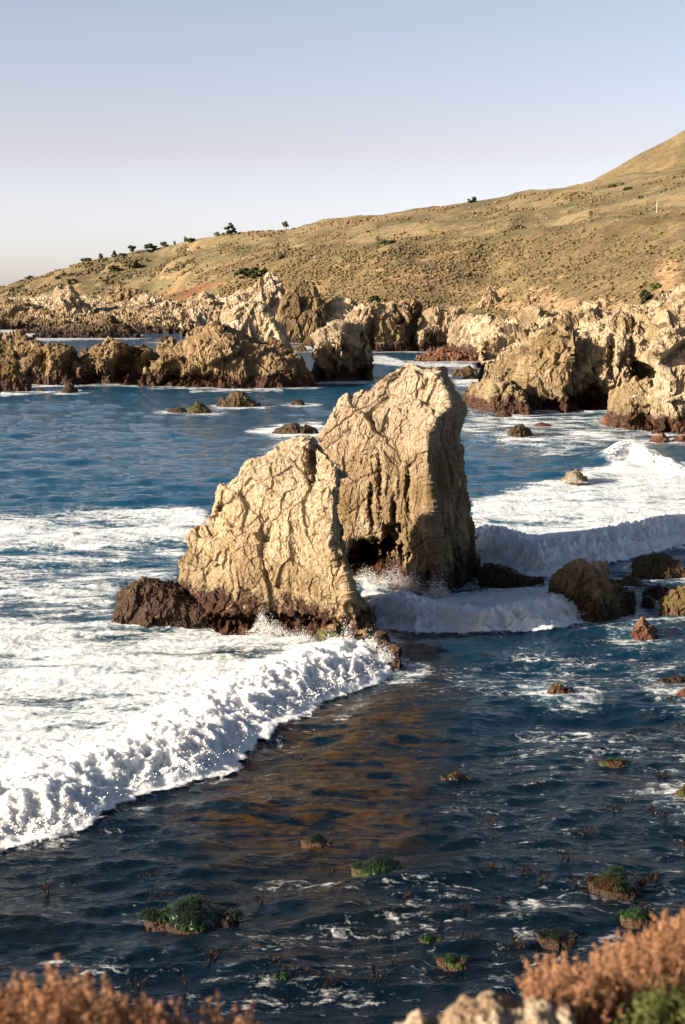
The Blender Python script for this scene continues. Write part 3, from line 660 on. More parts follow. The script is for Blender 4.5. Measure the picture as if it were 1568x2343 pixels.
# boulders to the right of the stacks
M_bould = rock_mat('dark_boulder_rock', pale=(.20, .14, .085), mid=(.10, .06, .035), ochre=(0.140, 0.084, 0.035), tide=.9, unit=.6, algae=(0.049, 0.021, 0.013), green=.6, whiten=(1.9, 2.6))
mass([(1255, 1372), (1262, 1340), (1272, 1316), (1290, 1294), (1330, 1284), (1384, 1288), (1392, 1320), (1412, 1336), (1430, 1352), (1450, 1366), (1454, 1392)], [(1255, 1378), (1310, 1400), (1360, 1416), (1410, 1404), (1454, 1392)], 3.6,
     'large dark boulder with a pale sunlit top right of the tall stack', M_bould, 31, name='boulder', cat='boulder', H=2.4, tf=.62, a=.9, amp=.8)
mass([(1094, 1330), (1105, 1298), (1130, 1290), (1160, 1296), (1190, 1318), (1240, 1330)], 1338, 2.5, 'low black rock in shade against the right side of the tall stack', R_dark, 32, H=1.3)
mass([(1444, 1312), (1456, 1284), (1490, 1268), (1530, 1272), (1556, 1292), (1570, 1320)], 1322, 2.6, 'red brown boulder capped with green weed above the dark boulder', rock_mat('red_green_rock', pale=(0.035, 0.063, 0.014), mid=(0.126, 0.056, 0.035), ochre=(0.070, 0.056, 0.021), tide=.2, unit=.5, green=.5, algae=(0.140, 0.056, 0.035)), 33, name='boulder', cat='boulder', H=1.1)
mass(hump(1443, 1506, 1415, 1459, .45, seed=3), 1460, 1.4, 'round reddish boulder standing alone in the foam below the dark boulder', R_red, 34, name='boulder', cat='boulder', H=.9, a=.95, b=.55)
mass([(1510, 1400), (1518, 1368), (1540, 1350), (1590, 1342), (1640, 1370), (1660, 1405)], 1406, 2.2, 'reddish boulder with a green top cut off by the right picture edge', rock_mat('edge_rock', pale=(0.035, 0.063, 0.014), mid=(0.140, 0.070, 0.042), tide=.3, unit=.4, algae=(0.140, 0.059, 0.038), green=.5), 35, name='boulder', cat='boulder', H=1.0)
for (x0, x1, yt, yb, m, lab, sd) in (
    (1405, 1480, 1318, 1345, R_green, 'flat green weeded rock just right of the dark boulder', 36),
    (1470, 1535, 1334, 1366, R_dark, 'low black and green rock between the dark boulder and the edge boulder', 37),
    (1466, 1500, 1362, 1380, R_dark, 'tiny black rock in the foam between three boulders', 38),
    (1528, 1575, 1288, 1320, R_red, 'small pinkish red rock beside the green capped boulder', 39),
    (1250, 1325, 1562, 1592, R_green, 'dark green weedy rock barely awash in the lower bay', 40),
    (1505, 1600, 1548, 1566, R_dark, 'low black rock with a foam line at the right edge', 41),
    (1540, 1600, 1575, 1596, R_red, 'low reddish rock awash at the right edge below the black one', 42),
    (1540, 1600, 1800, 1830, R_green, 'small weed covered rock at the right edge of the dark water', 43),
    (1282, 1346, 1074, 1108, rock_mat('splashed_rock', tide=.1, unit=.4, algae=(0.175, 0.119, 0.063)), 'tan rock washed over by white water right of the tall stack', 44),
    (1158, 1218, 968, 996, R_brown, 'brown rock with two humps just right of the tall stack top', 45),
    (1220, 1262, 966, 974, R_red, 'very low red rock beside the two humped brown rock', 46),
    (1488, 1534, 990, 1011, R_red, 'red rounded rock in front of the right cliff', 47),
    (1538, 1580, 995, 1010, R_red, 'small red rock at the right edge under the cliff', 48),
    (1130, 1175, 940, 956, R_brown, 'small brown rock touching the foot of the brown cliff outcrop', 49),
    (624, 735, 968, 993, R_brown, 'long low reddish rock ringed with foam left of the tall stack', 50),
    (664, 698, 913, 926, R_brown, 'tiny brown rock alone in the blue bay', 51),
    (498, 596, 898, 930, R_brown, 'ragged brown rock rising from the blue bay below the ridge', 52),
    (428, 486, 922, 946, R_green, 'dark green weeded rock left of the ragged brown rock', 53),
    (383, 430, 931, 942, R_dark, 'thin black reef at the left of the green weeded rock', 54),
    (139, 178, 877, 898, R_dark, 'small dark square rock in front of the left ridge', 55),
    (82, 102, 885, 894, R_dark, 'tiny dark rock left of the small square rock', 56),
    (1036, 1100, 838, 860, R_brown, 'dark brown double rock with foam behind the tall stack', 57),
    (1060, 1098, 856, 866, R_dark, 'small black rock in foam under the dark double rock', 58),
    (948, 1100, 797, 826, R_red, 'long low reddish rock shelf across the inner bay', 59),
    (358, 402, 768, 783, R_dark, 'small black rock alone in the far channel', 60),
    (672, 704, 786, 804, R_brown, 'small rock between the pale peak and the small stack', 61),
    (655, 700, 762, 785, R_dark, 'dark rubble rock in the gap behind the small stack', 62),
    (690, 738, 768, 792, R_brown, 'brown rubble rock behind the small stack', 63)):
    hm = max(.25, (yb-yt)/FPX*float(ground(x0, yb)[1]))
    mass(hump(x0, x1, yt, yb, .4+.2*((sd*37) % 10)/10, seed=sd), yb, max(.7, (x1-x0)/FPX*float(ground(x0, yb)[1])*.8), lab, m, sd, H=max(hm, .35)*1.3, res=1.6 if x1-x0 < 60 else 1.2)

# ------------------------------------------------------------------ the ridge across the bay
G = 'rocks forming the ridge across the bay'
R1 = rock_mat('ridge_rock', stain=.7, pale=(.34, .245, .135), mid=(.17, .108, .055), ochre=(0.133, 0.081, 0.028), tide=2.3, tide_w=1.6, unit=2.6, algae=(0.081, 0.032, 0.018))
R1p = rock_mat('ridge_pale_rock', stain=.3, pale=(.56, .46, .33), mid=(.42, .33, .21), ochre=(0.252, 0.175, 0.084), tide=2.4, tide_w=1.0, unit=2.2, algae=(0.081, 0.032, 0.018))
mass([(492, 770), (505, 742), (530, 714), (548, 702), (565, 697), (592, 702), (612, 712), (628, 730), (638, 750), (645, 780), (655, 812)], 0, 14, 'pale pointed peak rising behind the brown ridge rock', R1p, 71, Y=262, group=G, foam=False, H=13, stretch=.5, amp=.8)
mass([(318, 885), (350, 842), (372, 818), (395, 806), (420, 796), (440, 772), (458, 764), (490, 752), (520, 756), (545, 768), (575, 776), (610, 788), (650, 806), (684, 822), (700, 850), (714, 882)], [(318, 882), (500, 887), (640, 887), (714, 884)], 17,
     'broad brown ridge rock with reddish foot below the pale peak', R1, 72, group=G, H=9.5, dents=[(450, 868, 46, 16, 3.5), (395, 850, 22, 26, 2.5)])
mass([(135, 878), (150, 862), (165, 848), (190, 816), (208, 800), (226, 792), (246, 783), (268, 784), (284, 790), (298, 804), (320, 806), (340, 815), (370, 830), (380, 862), (384, 880)], [(135, 880), (250, 878), (384, 884)], 14,
     'sloping brown slab rock with a black shaded right side left of the broad ridge rock', R1, 73, group=G, H=8, dents=[(208, 862, 16, 26, 3.0), (362, 842, 86, 52, 10)])
mass([(20, 872), (40, 845), (58, 825), (82, 815), (92, 802), (110, 792), (128, 789), (146, 792), (160, 802), (166, 830), (185, 860), (190, 878)], 880, 12, 'lumpy brown rock with a squared pale block on top at the left', R1, 74, dents=[(178, 842, 26, 34, 5), (98, 830, 12, 22, 2)], group=G, H=6.5)
mass([(362, 800), (372, 782), (392, 774), (404, 790), (412, 812)], 0, 5, 'small brown spur standing behind the ridge', R1, 75, Y=266, group=G, H=4, foam=False)
mass([(-120, 850), (-60, 838), (0, 836), (18, 824), (34, 828), (38, 848), (60, 866), (72, 888)], 894, 9, 'dark low rock at the lower left end of the ridge', rock_mat('low_ridge_rock', pale=(0.175, 0.126, 0.063), mid=(0.112, 0.070, 0.035), tide=2.0, unit=1.6), 76, group=G, H=4.5)
mass([(-120, 800), (-40, 776), (18, 771), (45, 767), (68, 772), (84, 782), (100, 794), (112, 822)], 824, 16, 'brown domed rock behind the ridge at the left edge', R1, 77, group=G, H=8)
mass([(712, 876), (714, 830), (718, 798), (728, 778), (748, 762), (768, 750), (790, 744), (806, 750), (818, 776), (828, 800), (838, 812), (842, 845), (848, 876)], [(712, 874), (780, 876), (848, 872)], 13,
     'small pointed sea stack with cream top and nearly black front', rock_mat('small_stack_rock', stain=.5, pale=(.48, .38, .26), mid=(.30, .22, .14), ochre=(0.140, 0.091, 0.042), tide=2.2, tide_w=1.6, unit=2, algae=(0.035, 0.021, 0.013), whiten=(7.5, 9)), 78, name='sea_stack', cat='sea stack', H=10, tf=.42, stretch=.6, dents=[(850, 850, 95, 66, 9)])

# ------------------------------------------------------------------ far shore rocks
G = 'rocks along the far shore'
R2 = rock_mat('far_brown_rock', stain=.7, pale=(.38, .29, .18), mid=(.24, .165, .09), ochre=(0.126, 0.077, 0.032), tide=3.5, tide_w=2, unit=5, algae=(0.070, 0.034, 0.020), dark=(0.032, 0.020, 0.013))
R2p = rock_mat('far_pale_rock', stain=.4, pale=(.52, .42, .30), mid=(.36, .27, .17), ochre=(0.189, 0.119, 0.056), tide=2.8, tide_w=1, unit=5, algae=(0.077, 0.035, 0.021))
def far(top, base, D, lab, m, sd, **k): mass(top, base, D, lab, m, sd, group=G, **k)
mass([(-200, 696), (-60, 690), (60, 686), (130, 680), (220, 684), (300, 678), (360, 684), (420, 682), (480, 690), (520, 698)], 0, 150, 'long pale rubble shelf under the red bluff on the far left shore', R2p, 80, Y=745, group=G, H=11, foam=False, amp=1.0, name='rock_shelf', b=1.15, tf=.8, a=1.2)
mass([(40, 738), (90, 712), (140, 703), (200, 707), (260, 703), (330, 700), (390, 708), (430, 738)], 0, 110, 'grey brown rubble bank behind the low dark reef', R2, 81, Y=640, group=G, H=9, foam=False, amp=1.0, name='rock_shelf', b=1.1, tf=.8, a=1.2)
far([(-120, 700), (-30, 696), (10, 690), (40, 696), (72, 697), (92, 706), (112, 722), (128, 742), (150, 752)], 754, 60, 'brown rock mass at the far left edge', R2, 82, H=13, dents=[(140, 738, 40, 36, 18)])
far([(122, 742), (128, 700), (140, 672), (158, 655), (172, 662), (184, 690), (200, 702), (212, 720), (222, 744)], 0, 30, 'tall cream pinnacle rock on the far left shore', R2p, 83, Y=680, H=22, foam=False)
far([(240, 698), (250, 676), (272, 664), (292, 660), (298, 678), (306, 702)], 0, 40, 'dark brown knob under the red bluff', R2, 84, Y=800, H=14, foam=False)
far([(262, 714), (285, 700), (315, 682), (335, 676), (352, 684), (380, 688), (410, 694), (425, 714)], 0, 45, 'cream sloping slab rocks beyond the far channel', R2p, 85, Y=740, H=12, foam=False)
far([(78, 770), (100, 758), (140, 750), (180, 745), (215, 742), (238, 728), (252, 726), (264, 738), (300, 750), (322, 768)], 773, 28, 'long low black reef in the far channel', rock_mat('far_reef_rock', pale=(0.140, 0.105, 0.063), mid=(0.070, 0.045, 0.028), tide=3, unit=4, algae=(0.035, 0.020, 0.014)), 86, H=8, name='reef')
far([(340, 752), (348, 728), (372, 718), (400, 712), (424, 704), (446, 706), (462, 716), (486, 728), (500, 752)], 760, 36, 'rounded tan rock at the end of the far channel', R2p, 87, H=14, dents=[(500, 746, 36, 30, 14)])
far([(415, 712), (440, 690), (470, 680), (500, 690), (530, 696), (550, 720)], 0, 35, 'tan bank of blocks above the rounded channel rock', R2p, 88, Y=600, H=14, foam=False)
far([(505, 740), (520, 700), (548, 680), (575, 660), (598, 642), (612, 622), (626, 619), (634, 628), (640, 660), (648, 700), (652, 740)], 0, 28, 'large cream triangular outcrop with a jagged summit', R2p, 89, Y=545, H=20, foam=False)
far([(640, 735), (648, 690), (662, 665), (690, 650), (716, 650), (728, 672), (740, 700), (748, 735)], 0, 24, 'rounded brown outcrop right of the jagged triangular one', rock_mat('scrubby_outcrop', pale=(0.280, 0.203, 0.112), mid=(0.133, 0.091, 0.042), ochre=(0.112, 0.070, 0.032), tide=1, unit=4), 90, Y=500, H=16, foam=False, amp=.7)
far([(636, 776), (640, 730), (655, 716), (690, 714), (722, 716), (736, 722), (744, 745), (748, 776)], 776, 20, 'blocky rock with a square black cave mouth', R2, 91, H=12, dents=[(695, 743, 34, 22, 9)], amp=.8)
far([(734, 782), (740, 735), (752, 705), (770, 692), (792, 692), (806, 702), (814, 730), (820, 782)], 784, 20, 'pale wedge rock with dark streaks behind the small stack', R2p, 92, H=16)
far([(800, 800), (806, 745), (812, 714), (830, 706), (855, 702), (880, 700), (905, 703), (930, 705), (950, 714), (960, 745), (972, 798)], 804, 26, 'big grey brown rounded rock at the head of the inner bay', R2, 93, H=18, stretch=.55, strat=.4, dents=[(975, 760, 40, 46, 9), (850, 770, 10, 40, 3)])
far([(955, 800), (966, 760), (980, 720), (992, 710), (1020, 708), (1044, 714), (1056, 745), (1062, 800)], 804, 22, 'tan rock with black hollows right of the big rounded rock', R2p, 94, H=15, dents=[(1010, 775, 24, 18, 5)])
far([(1045, 812), (1052, 760), (1062, 732), (1085, 722), (1115, 722), (1140, 735), (1168, 748), (1182, 780), (1190, 826)], [(1045, 812), (1190, 826)], 20, 'cream topped brown rock with a sloping pale face', R2p, 95, H=14, dents=[(1150, 790, 14, 22, 4)])
R3 = rock_mat('cliff_brown_rock', pale=(0.33, 0.255, 0.155), mid=(0.25, 0.18, 0.10), ochre=(0.147, 0.098, 0.035), tide=2.0, tide_w=1.6, unit=2.4, algae=(0.091, 0.038, 0.021))
R3p = rock_mat('cliff_pale_rock', stain=.5, pale=(.48, .385, .26), mid=(.34, .26, .155), ochre=(0.189, 0.122, 0.049), tide=1.9, tide_w=1.2, unit=2.4, algae=(0.098, 0.042, 0.025))
G = 'rocks of the right hand cliff'
mass([(1100, 800), (1130, 770), (1165, 752), (1190, 742), (1206, 730), (1218, 720), (1236, 727), (1262, 734), (1300, 732), (1322, 720), (1350, 716), (1376, 726), (1400, 722), (1440, 712), (1480, 708), (1530, 700), (1600, 690)], 0, 26, 'row of grey cream blocks along the cliff edge above the brown cliff', R3p, 101, Y=235, name='rock_bank', group=G, H=11, foam=False, amp=1.2)
mass([(1120, 862), (1128, 845), (1150, 830), (1172, 812), (1192, 796), (1214, 770), (1240, 755), (1278, 750), (1302, 758), (1322, 775), (1326, 830), (1322, 900), (1310, 942)], [(1120, 905), (1200, 936), (1310, 942)], 20,
     'big rounded brown cliff outcrop with hollows along its foot', R3, 102, name='cliff_outcrop', cat='cliff', group=G, H=9, amp=.85, dents=[(1345, 890, 34, 50, 6), (1275, 930, 26, 14, 3), (1190, 930, 16, 18, 2.5), (1165, 862, 14, 12, 2)])
mass([(1058, 915), (1066, 895), (1078, 882), (1100, 878), (1135, 874), (1168, 880), (1196, 892), (1206, 918), (1210, 945)], [(1058, 925), (1130, 944), (1210, 947)], 10, 'low reddish brown rock ledge between the tall stack and the cliff', R3, 103, name='rock_ledge', group=G, H=4.5)
mass([(1282, 830), (1300, 780), (1322, 758), (1350, 748), (1378, 736), (1402, 724), (1440, 714), (1482, 708), (1510, 696), (1530, 712), (1545, 780), (1550, 900)], [(1282, 940), (1550, 940)], 22,
     'pale blocky cliff face with deep black caves at its foot', R3p, 104, name='cliff', cat='cliff', group=G, H=8, stretch=.75, strat=.2, amp=1.0, b=.5,
     dents=[(1372, 912, 56, 30, 7), (1355, 868, 16, 20, 3), (1480, 852, 28, 20, 6), (1440, 915, 24, 20, 5), (1400, 830, 8, 40, 1.6), (1450, 800, 8, 36, 1.4), (1318, 850, 8, 50, 1.4)])
mass([(1392, 976), (1402, 940), (1412, 905), (1430, 880), (1458, 872), (1486, 872), (1504, 888), (1512, 940), (1518, 985)], [(1392, 972), (1440, 984), (1518, 986)], 8, 'brown knobbly rock below the pale cliff with black hollow beside it', R3, 105, name='knobbly_rock', group=G, H=5.5)
mass([(1494, 985), (1498, 930), (1502, 860), (1506, 805), (1512, 760), (1530, 722), (1568, 684), (1640, 640), (1760, 600), (1850, 640)], 990, 18, 'high cream cliff buttress at the right picture edge', R3p, 106, name='cliff', cat='cliff', group=G, H=10, stretch=.8, amp=1.1)
mass([(1386, 972), (1376, 972), (1380, 958), (1400, 946), (1420, 952), (1430, 968)][1:], 972, 3, 'small red brown rock beside the knobbly cliff rock', R_red, 107, H=1.5, group=None, name='sea_rock')
mass([(1092, 706), (1100, 690), (1112, 674), (1122, 656), (1130, 666), (1142, 690), (1150, 706)], 0, 10, 'small cream outcrop on the pink terrace', R2p, 108, Y='land', name='outcrop', H=5, foam=False)
mass([(1196, 716), (1202, 690), (1206, 676), (1212, 680), (1216, 716)], 0, 4, 'thin upright rock standing on the pink terrace', R2, 109, Y='land', name='outcrop', H=3, foam=False)
mass([(1340, 710), (1352, 694), (1370, 684), (1392, 690), (1410, 712)], 0, 10, 'tan outcrop on the slope left of the green bushes', R3p, 110, Y='land', name='outcrop', H=4, foam=False)

# ------------------------------------------------------------------ hillside scrub
def foliage_mat(name, c1, c2, sc=.6, rough=.8):
    t = NT(name); n = t.noise(t.pos, sc, 3, .6); m = t.noise(t.pos, sc*7, 2, .6)
    f = t.math('ADD', t.math('MULTIPLY', n, .5), t.math('MULTIPLY', m, .3)); f = t.math('ADD', f, t.math('MULTIPLY', t.island(), .22))
    return t.out(t.bsdf(t.mix(t.mr(f, .38, .64), c1, c2), rough, spec=.2))
def scrub(name, n, pxr, pyr, size, mat, label, dens):
    pos = []; rr = []
    rs = np.random.RandomState(n)
    P = P_land.reshape(-1, 3); qx, qy = proj(P[:, 0], P[:, 1], P[:, 2])
    pr = np.repeat(par_land, P_land.shape[1])
    idx = np.where((qx > pxr[0]) & (qx < pxr[1]) & (pr > 1.1) & (pr < 5.95))[0]
    d = fbm(P[idx]*np.array([1, 1, 0])/22, 4, 77)*1.5+dens(qx[idx], qy[idx])
    w = np.clip(d, 0, 1)*(P[idx, 1]**2.0); w /= w.sum()
    c = rs.choice(len(idx), n, p=w); p = P[idx[c]]+rs.normal(size=(n, 3))*np.array([.8, 1.5, 0])
    r = size[0]+(size[1]-size[0])*rs.uniform(0, 1, n)**1.8; r = r*np.clip(p[:, 1]/600, .7, 1.6)
    V, F = blobs(p+np.array([0, 0, .1]), r, 1, (1.25, 1.25, .72), .3)
    o = mesh_np(name, V, F, mat, smooth=True); tag(o, label, 'scrub', kind='stuff')
scrub('scrub', 22000, (-40, 1640), None, (.16, .8), foliage_mat('scrub_leaves', (.16, .12, .06), (.085, .07, .035), .05), 'low brown and olive scrub covering the near slope of the hillside', lambda x, y: -.02+.75*sstep(500, 800, x)*sstep(520, 580, y)-.5*sstep(600, 540, y)*sstep(1500, 700, x))
scrub('brush', 7000, (500, 1640), None, (.16, .7), foliage_mat('brush_leaves', (.22, .15, .08), (.14, .085, .048), .05), 'reddish dry brush mixed into the lower hillside', lambda x, y: .1+.6*sstep(580, 640, y))

# ------------------------------------------------------------------ trees and bushes on the hill
T_leaf = foliage_mat('cypress_leaves', (.045, .055, .022), (.022, .032, .014), .3)
T_grey = foliage_mat('grey_green_leaves', (.11, .10, .05), (.07, .07, .035), .3)
G_leaf = foliage_mat('bright_bush_leaves', (.10, .13, .025), (.04, .07, .015), .5)
bark = NT('bark'); bark = bark.out(bark.bsdf((.10, .075, .05), .9))
def tree(px, py, wpx, hpx, label, mat=None, lean=0.0, kind='round', trunk=True, group='trees along the hill crest', name='tree', cat='tree'):
    h = on_land(px, py+2)
    if h is None:
        for k in range(3, 40, 2):
            h = on_land(px, py+k)
            if h is not None: break
    base = np.array(h)-np.array([0, 0, .6]) if h is not None else np.array(at(px, py, 950.0))
    Y = base[1]; k_ = 1.25 if trunk else 1.0; w = wpx*k_/FPX*Y; H = hpx*k_/FPX*Y*1.08
    root = empty(name, tuple(base)); tag(root, label, cat, group)
    rs = np.random.RandomState(int(px*7+py)); z0 = .0
    n = 26; c = rs.normal(size=(n, 3)); c /= np.linalg.norm(c, axis=1, keepdims=True); c *= rs.uniform(.3, 1, (n, 1))**.6
    cz = z0+(1-z0)*(.5+.5*c[:, 2]); rad = np.ones(n)
    if kind == 'cone': rad = np.clip(1.15-(cz-z0)/(1-z0), .12, 1)
    if kind == 'flat': cz = .40+.5*(.5+.5*c[:, 2])
    cc = np.stack([c[:, 0]*w*.42*rad+lean*cz*H, c[:, 1]*w*.42*rad, cz*H], 1)
    m = 60; pts = np.repeat(cc, m, 0); d = rs.normal(size=(n*m, 3)); d /= np.linalg.norm(d, axis=1, keepdims=True)
    pts = pts+d*np.array([w*.16, w*.16, H*.10])*rs.uniform(.5, 1, (n*m, 1)); pts[:, 2] = np.maximum(pts[:, 2], .05)
    V, F = leaves(pts, d, rs.uniform(.6, 1.3, n*m)*max(w, H)*.085, 1.3)
    o = mesh_np('crown', V+base, F, mat or T_leaf, parent=root)
    if trunk:
        s = np.linspace(0, 1, 6); mt = np.stack([lean*s*H*.7+.04*w*np.sin(s*3), 0*s, s*H*.7-.6], 1)[None]
        br = []
        for k in range(5):
            e = cc[rs.randint(n)]; s0 = mt[0, 3]; br.append(s0+(e-s0)*s[:, None])
        Pa = np.concatenate([mt, np.array(br)]); R = np.concatenate([np.linspace(.05, .02, 6)[None], np.repeat(np.linspace(.02, .006, 6)[None], 5, 0)])*H
        V, F = tubes(Pa, R, 6); mesh_np('trunk', V+base, F, bark, parent=root)
    return root
tree(529, 535, 24, 20, 'bushy dark tree with an upright top, largest on the middle of the crest', kind='round')
tree(512, 536, 10, 6, 'small low tree just left of the largest crest tree')
tree(497, 538, 14, 8, 'grey green low tree on the crest, two left of the largest', T_grey)
tree(546, 534, 8, 5, 'tiny bush-like tree just right of the largest crest tree')
tree(656, 524, 13, 17, 'lone leaning tree on the bare crest at centre', T_grey, lean=-.15, kind='flat')
tree(645, 529, 9, 5, 'tiny dark tree left of the lone leaning tree')
tree(1081, 462, 20, 12, 'lone wide dark tree on the high bare crest', kind='round')
tree(425, 548, 7, 11, 'thin small tree at the left end of the dark crest hedge', T_grey)
tree(400, 557, 5, 8, 'tiny tree between the crest hedge and the mound of trees')
tree(376, 562, 16, 11, 'grey tree right of the wide dark clump', T_grey)
tree(345, 573, 36, 17, 'wide dark clump tree on the crest left of the grey tree', kind='round', trunk=False)
tree(303, 581, 17, 19, 'round standing tree with open trunk on the left crest', kind='flat')
tree(280, 585, 20, 10, 'pale grey green tree between the two dark left trees', T_grey, trunk=False)
tree(262, 586, 15, 12, 'dark domed tree left of the pale grey tree', kind='cone')
tree(231, 590, 11, 13, 'small cone shaped dark tree on the left crest', kind='cone')
tree(196, 598, 24, 11, 'wide flat topped wind bent tree at the left end of the crest', lean=.3)
tree(64, 638, 20, 11, 'wind bent bush tree on the far left headland', lean=.4, trunk=False)
tree(132, 636, 16, 8, 'low dark tree in the dip of the left headland', trunk=False)
tree(146, 630, 8, 11, 'small upright tree above the dip of the left headland')
G = 'bushes on the hillside'
def bush(*a, **k): tree(*a, trunk=False, group=G, name='bush', cat='bush', **k)
bush(437, 551, 28, 9, 'long dark hedge-like bush lying along the crest')
bush(560, 635, 46, 26, 'big dark green bush on the slope above the triangular outcrop')
bush(585, 634, 40, 24, 'dark green bush merged to the right of the big one', mat=T_leaf)
bush(606, 622, 16, 13, 'small dark bush at the right end of the green bushes')
bush(642, 590, 22, 16, 'olive bush alone on the upper slope', mat=T_grey)
bush(166, 648, 26, 15, 'dark bush low on the left slope')
bush(300, 612, 44, 18, 'grey green thicket under the left crest trees', mat=T_grey)
bush(262, 618, 30, 14, 'olive thicket left of the grey green thicket', mat=T_grey)
bush(888, 556, 50, 9, 'flat dark bush patch at the edge of the scrub slope')
bush(1184, 520, 26, 9, 'olive bush on the fold below the high crest', mat=T_grey)
bush(1408, 424, 46, 8, 'dark strip of bushes in the gully head on the right', mat=T_grey)
bush(1440, 432, 26, 8, 'dark bushes at the right end of the gully strip', mat=T_leaf)
bush(1466, 452, 16, 10, 'dark bushes lower down the right gully', mat=T_grey)
bush(1352, 492, 12, 14, 'small brown bush on the right slope', mat=T_grey)
bush(1475, 690, 34, 36, 'dark green bush beside the cliff top gully', mat=T_leaf)
bush(1500, 660, 34, 20, 'bright green bush above the cliff top gully', mat=G_leaf)
bush(1530, 690, 30, 26, 'bright green bush at the lower right of the gully', mat=G_leaf)
bush(1556, 668, 26, 18, 'green bush at the right edge above the cliff', mat=G_leaf)
bush(1508, 700, 26, 34, 'blackish bush in the gully between the green ones', mat=T_leaf)
bush(858, 692, 36, 20, 'olive dark bush at the foot of the scrub slope', mat=T_leaf)
bush(735, 705, 20, 10, 'green bush between the outcrops at centre', mat=G_leaf)
bush(1030, 600, 9, 6, 'tiny green bush in the middle of the scrub slope', mat=G_leaf)

# utility poles
pole_m = NT('weathered_pole'); pole_m = pole_m.out(pole_m.bsdf((.40, .35, .28), .8))
def pole(px, pyb, pyt, label):
    h = on_land(px, pyb); b = np.array(h); H = (pyb-pyt)/FPX*b[1]
    root = empty('utility_pole', tuple(b)); tag(root, label, 'pole', None)
    V, F = tubes(np.array([[[0, 0, -1], [0, 0, H*.5], [0, 0, H]]])+b, np.array([[.17, .14, .11]])*b[1]/420, 8); mesh_np('post', V, F, pole_m, parent=root)
    V, F = tubes(np.array([[[-.7, 0, H*.97], [0, 0, H*.97], [.7, 0, H*.97]]])+b, np.full((1, 3), .1), 4); mesh_np('crossarm', V, F, pole_m, parent=root)
pole(1503, 487, 460, 'pale upright pole on the right slope')

# ------------------------------------------------------------------ weed covered rocks and kelp in the near water
def weed_mat(name, c1, c2, rough=.34):
    t = NT(name); n = t.noise(t.pos, 9, 3, .6)
    return t.out(t.bsdf(t.mix(t.mr(n, .4, .6), c1, c2), rough, spec=.55))
W_green = weed_mat('green_seaweed', (.022, .055, .009), (.007, .017, .005)); W_dark = weed_mat('dark_seaweed', (.008, .017, .006), (.006, .008, .004)); W_brown = weed_mat('brown_kelp', (.035, .017, .006), (.016, .009, .005), .15)
R_dim = rock_mat('dim_weedy_rock', pale=(.17, .075, .05), mid=(.06, .032, .02), ochre=(.07, .04, .018), tide=.1, unit=.35, algae=(.05, .026, .016), dark=(.03, .015, .01))
def weeds(root, cx, cy, rx, ry, h, n, mat, ln, rs, name='seaweed', up=.0):
    a = rs.uniform(0, 6.283, n); r = np.sqrt(rs.uniform(0, 1, n)); x = cx+rx*r*np.cos(a); y = cy+ry*r*np.sin(a); z = h*np.sqrt(np.clip(1-r*r, 0, 1))+.02
    m = 5; s = np.linspace(0, 1, m); L = ln*rs.uniform(.5, 1.2, n); ox = np.cos(a)*r+rs.normal(0, .5, n); oy = np.sin(a)*r-.3+rs.normal(0, .5, n)
    q = np.sqrt(ox**2+oy**2)+.05; ox /= q; oy /= q
    C_ = np.stack([x[:, None]+ox[:, None]*L[:, None]*s, y[:, None]+oy[:, None]*L[:, None]*s, z[:, None]+up*L[:, None]*np.sin(s*2.6)-h*.9*r[:, None]*s+.02*rs.normal(size=(n, m))], 2)
    w = (ln*.16)*np.sin(np.pi*(s*.85+.1))[None, :, None]*rs.uniform(.6, 1.3, (n, 1, 1)); side = np.stack([-oy, ox, rs.uniform(-.4, .4, n)], 1)[:, None]
    V = np.stack([C_-side*w*.5, C_+side*w*.5], 2); F = grid_faces(m, 2)
    V = V.reshape(-1, 3); F = (F[None]+(np.arange(n)*m*2)[:, None, None]).reshape(-1, 4)
    V[:, 2] = np.maximum(V[:, 2], -.05)
    return mesh_np(name, V, F, mat, parent=root)
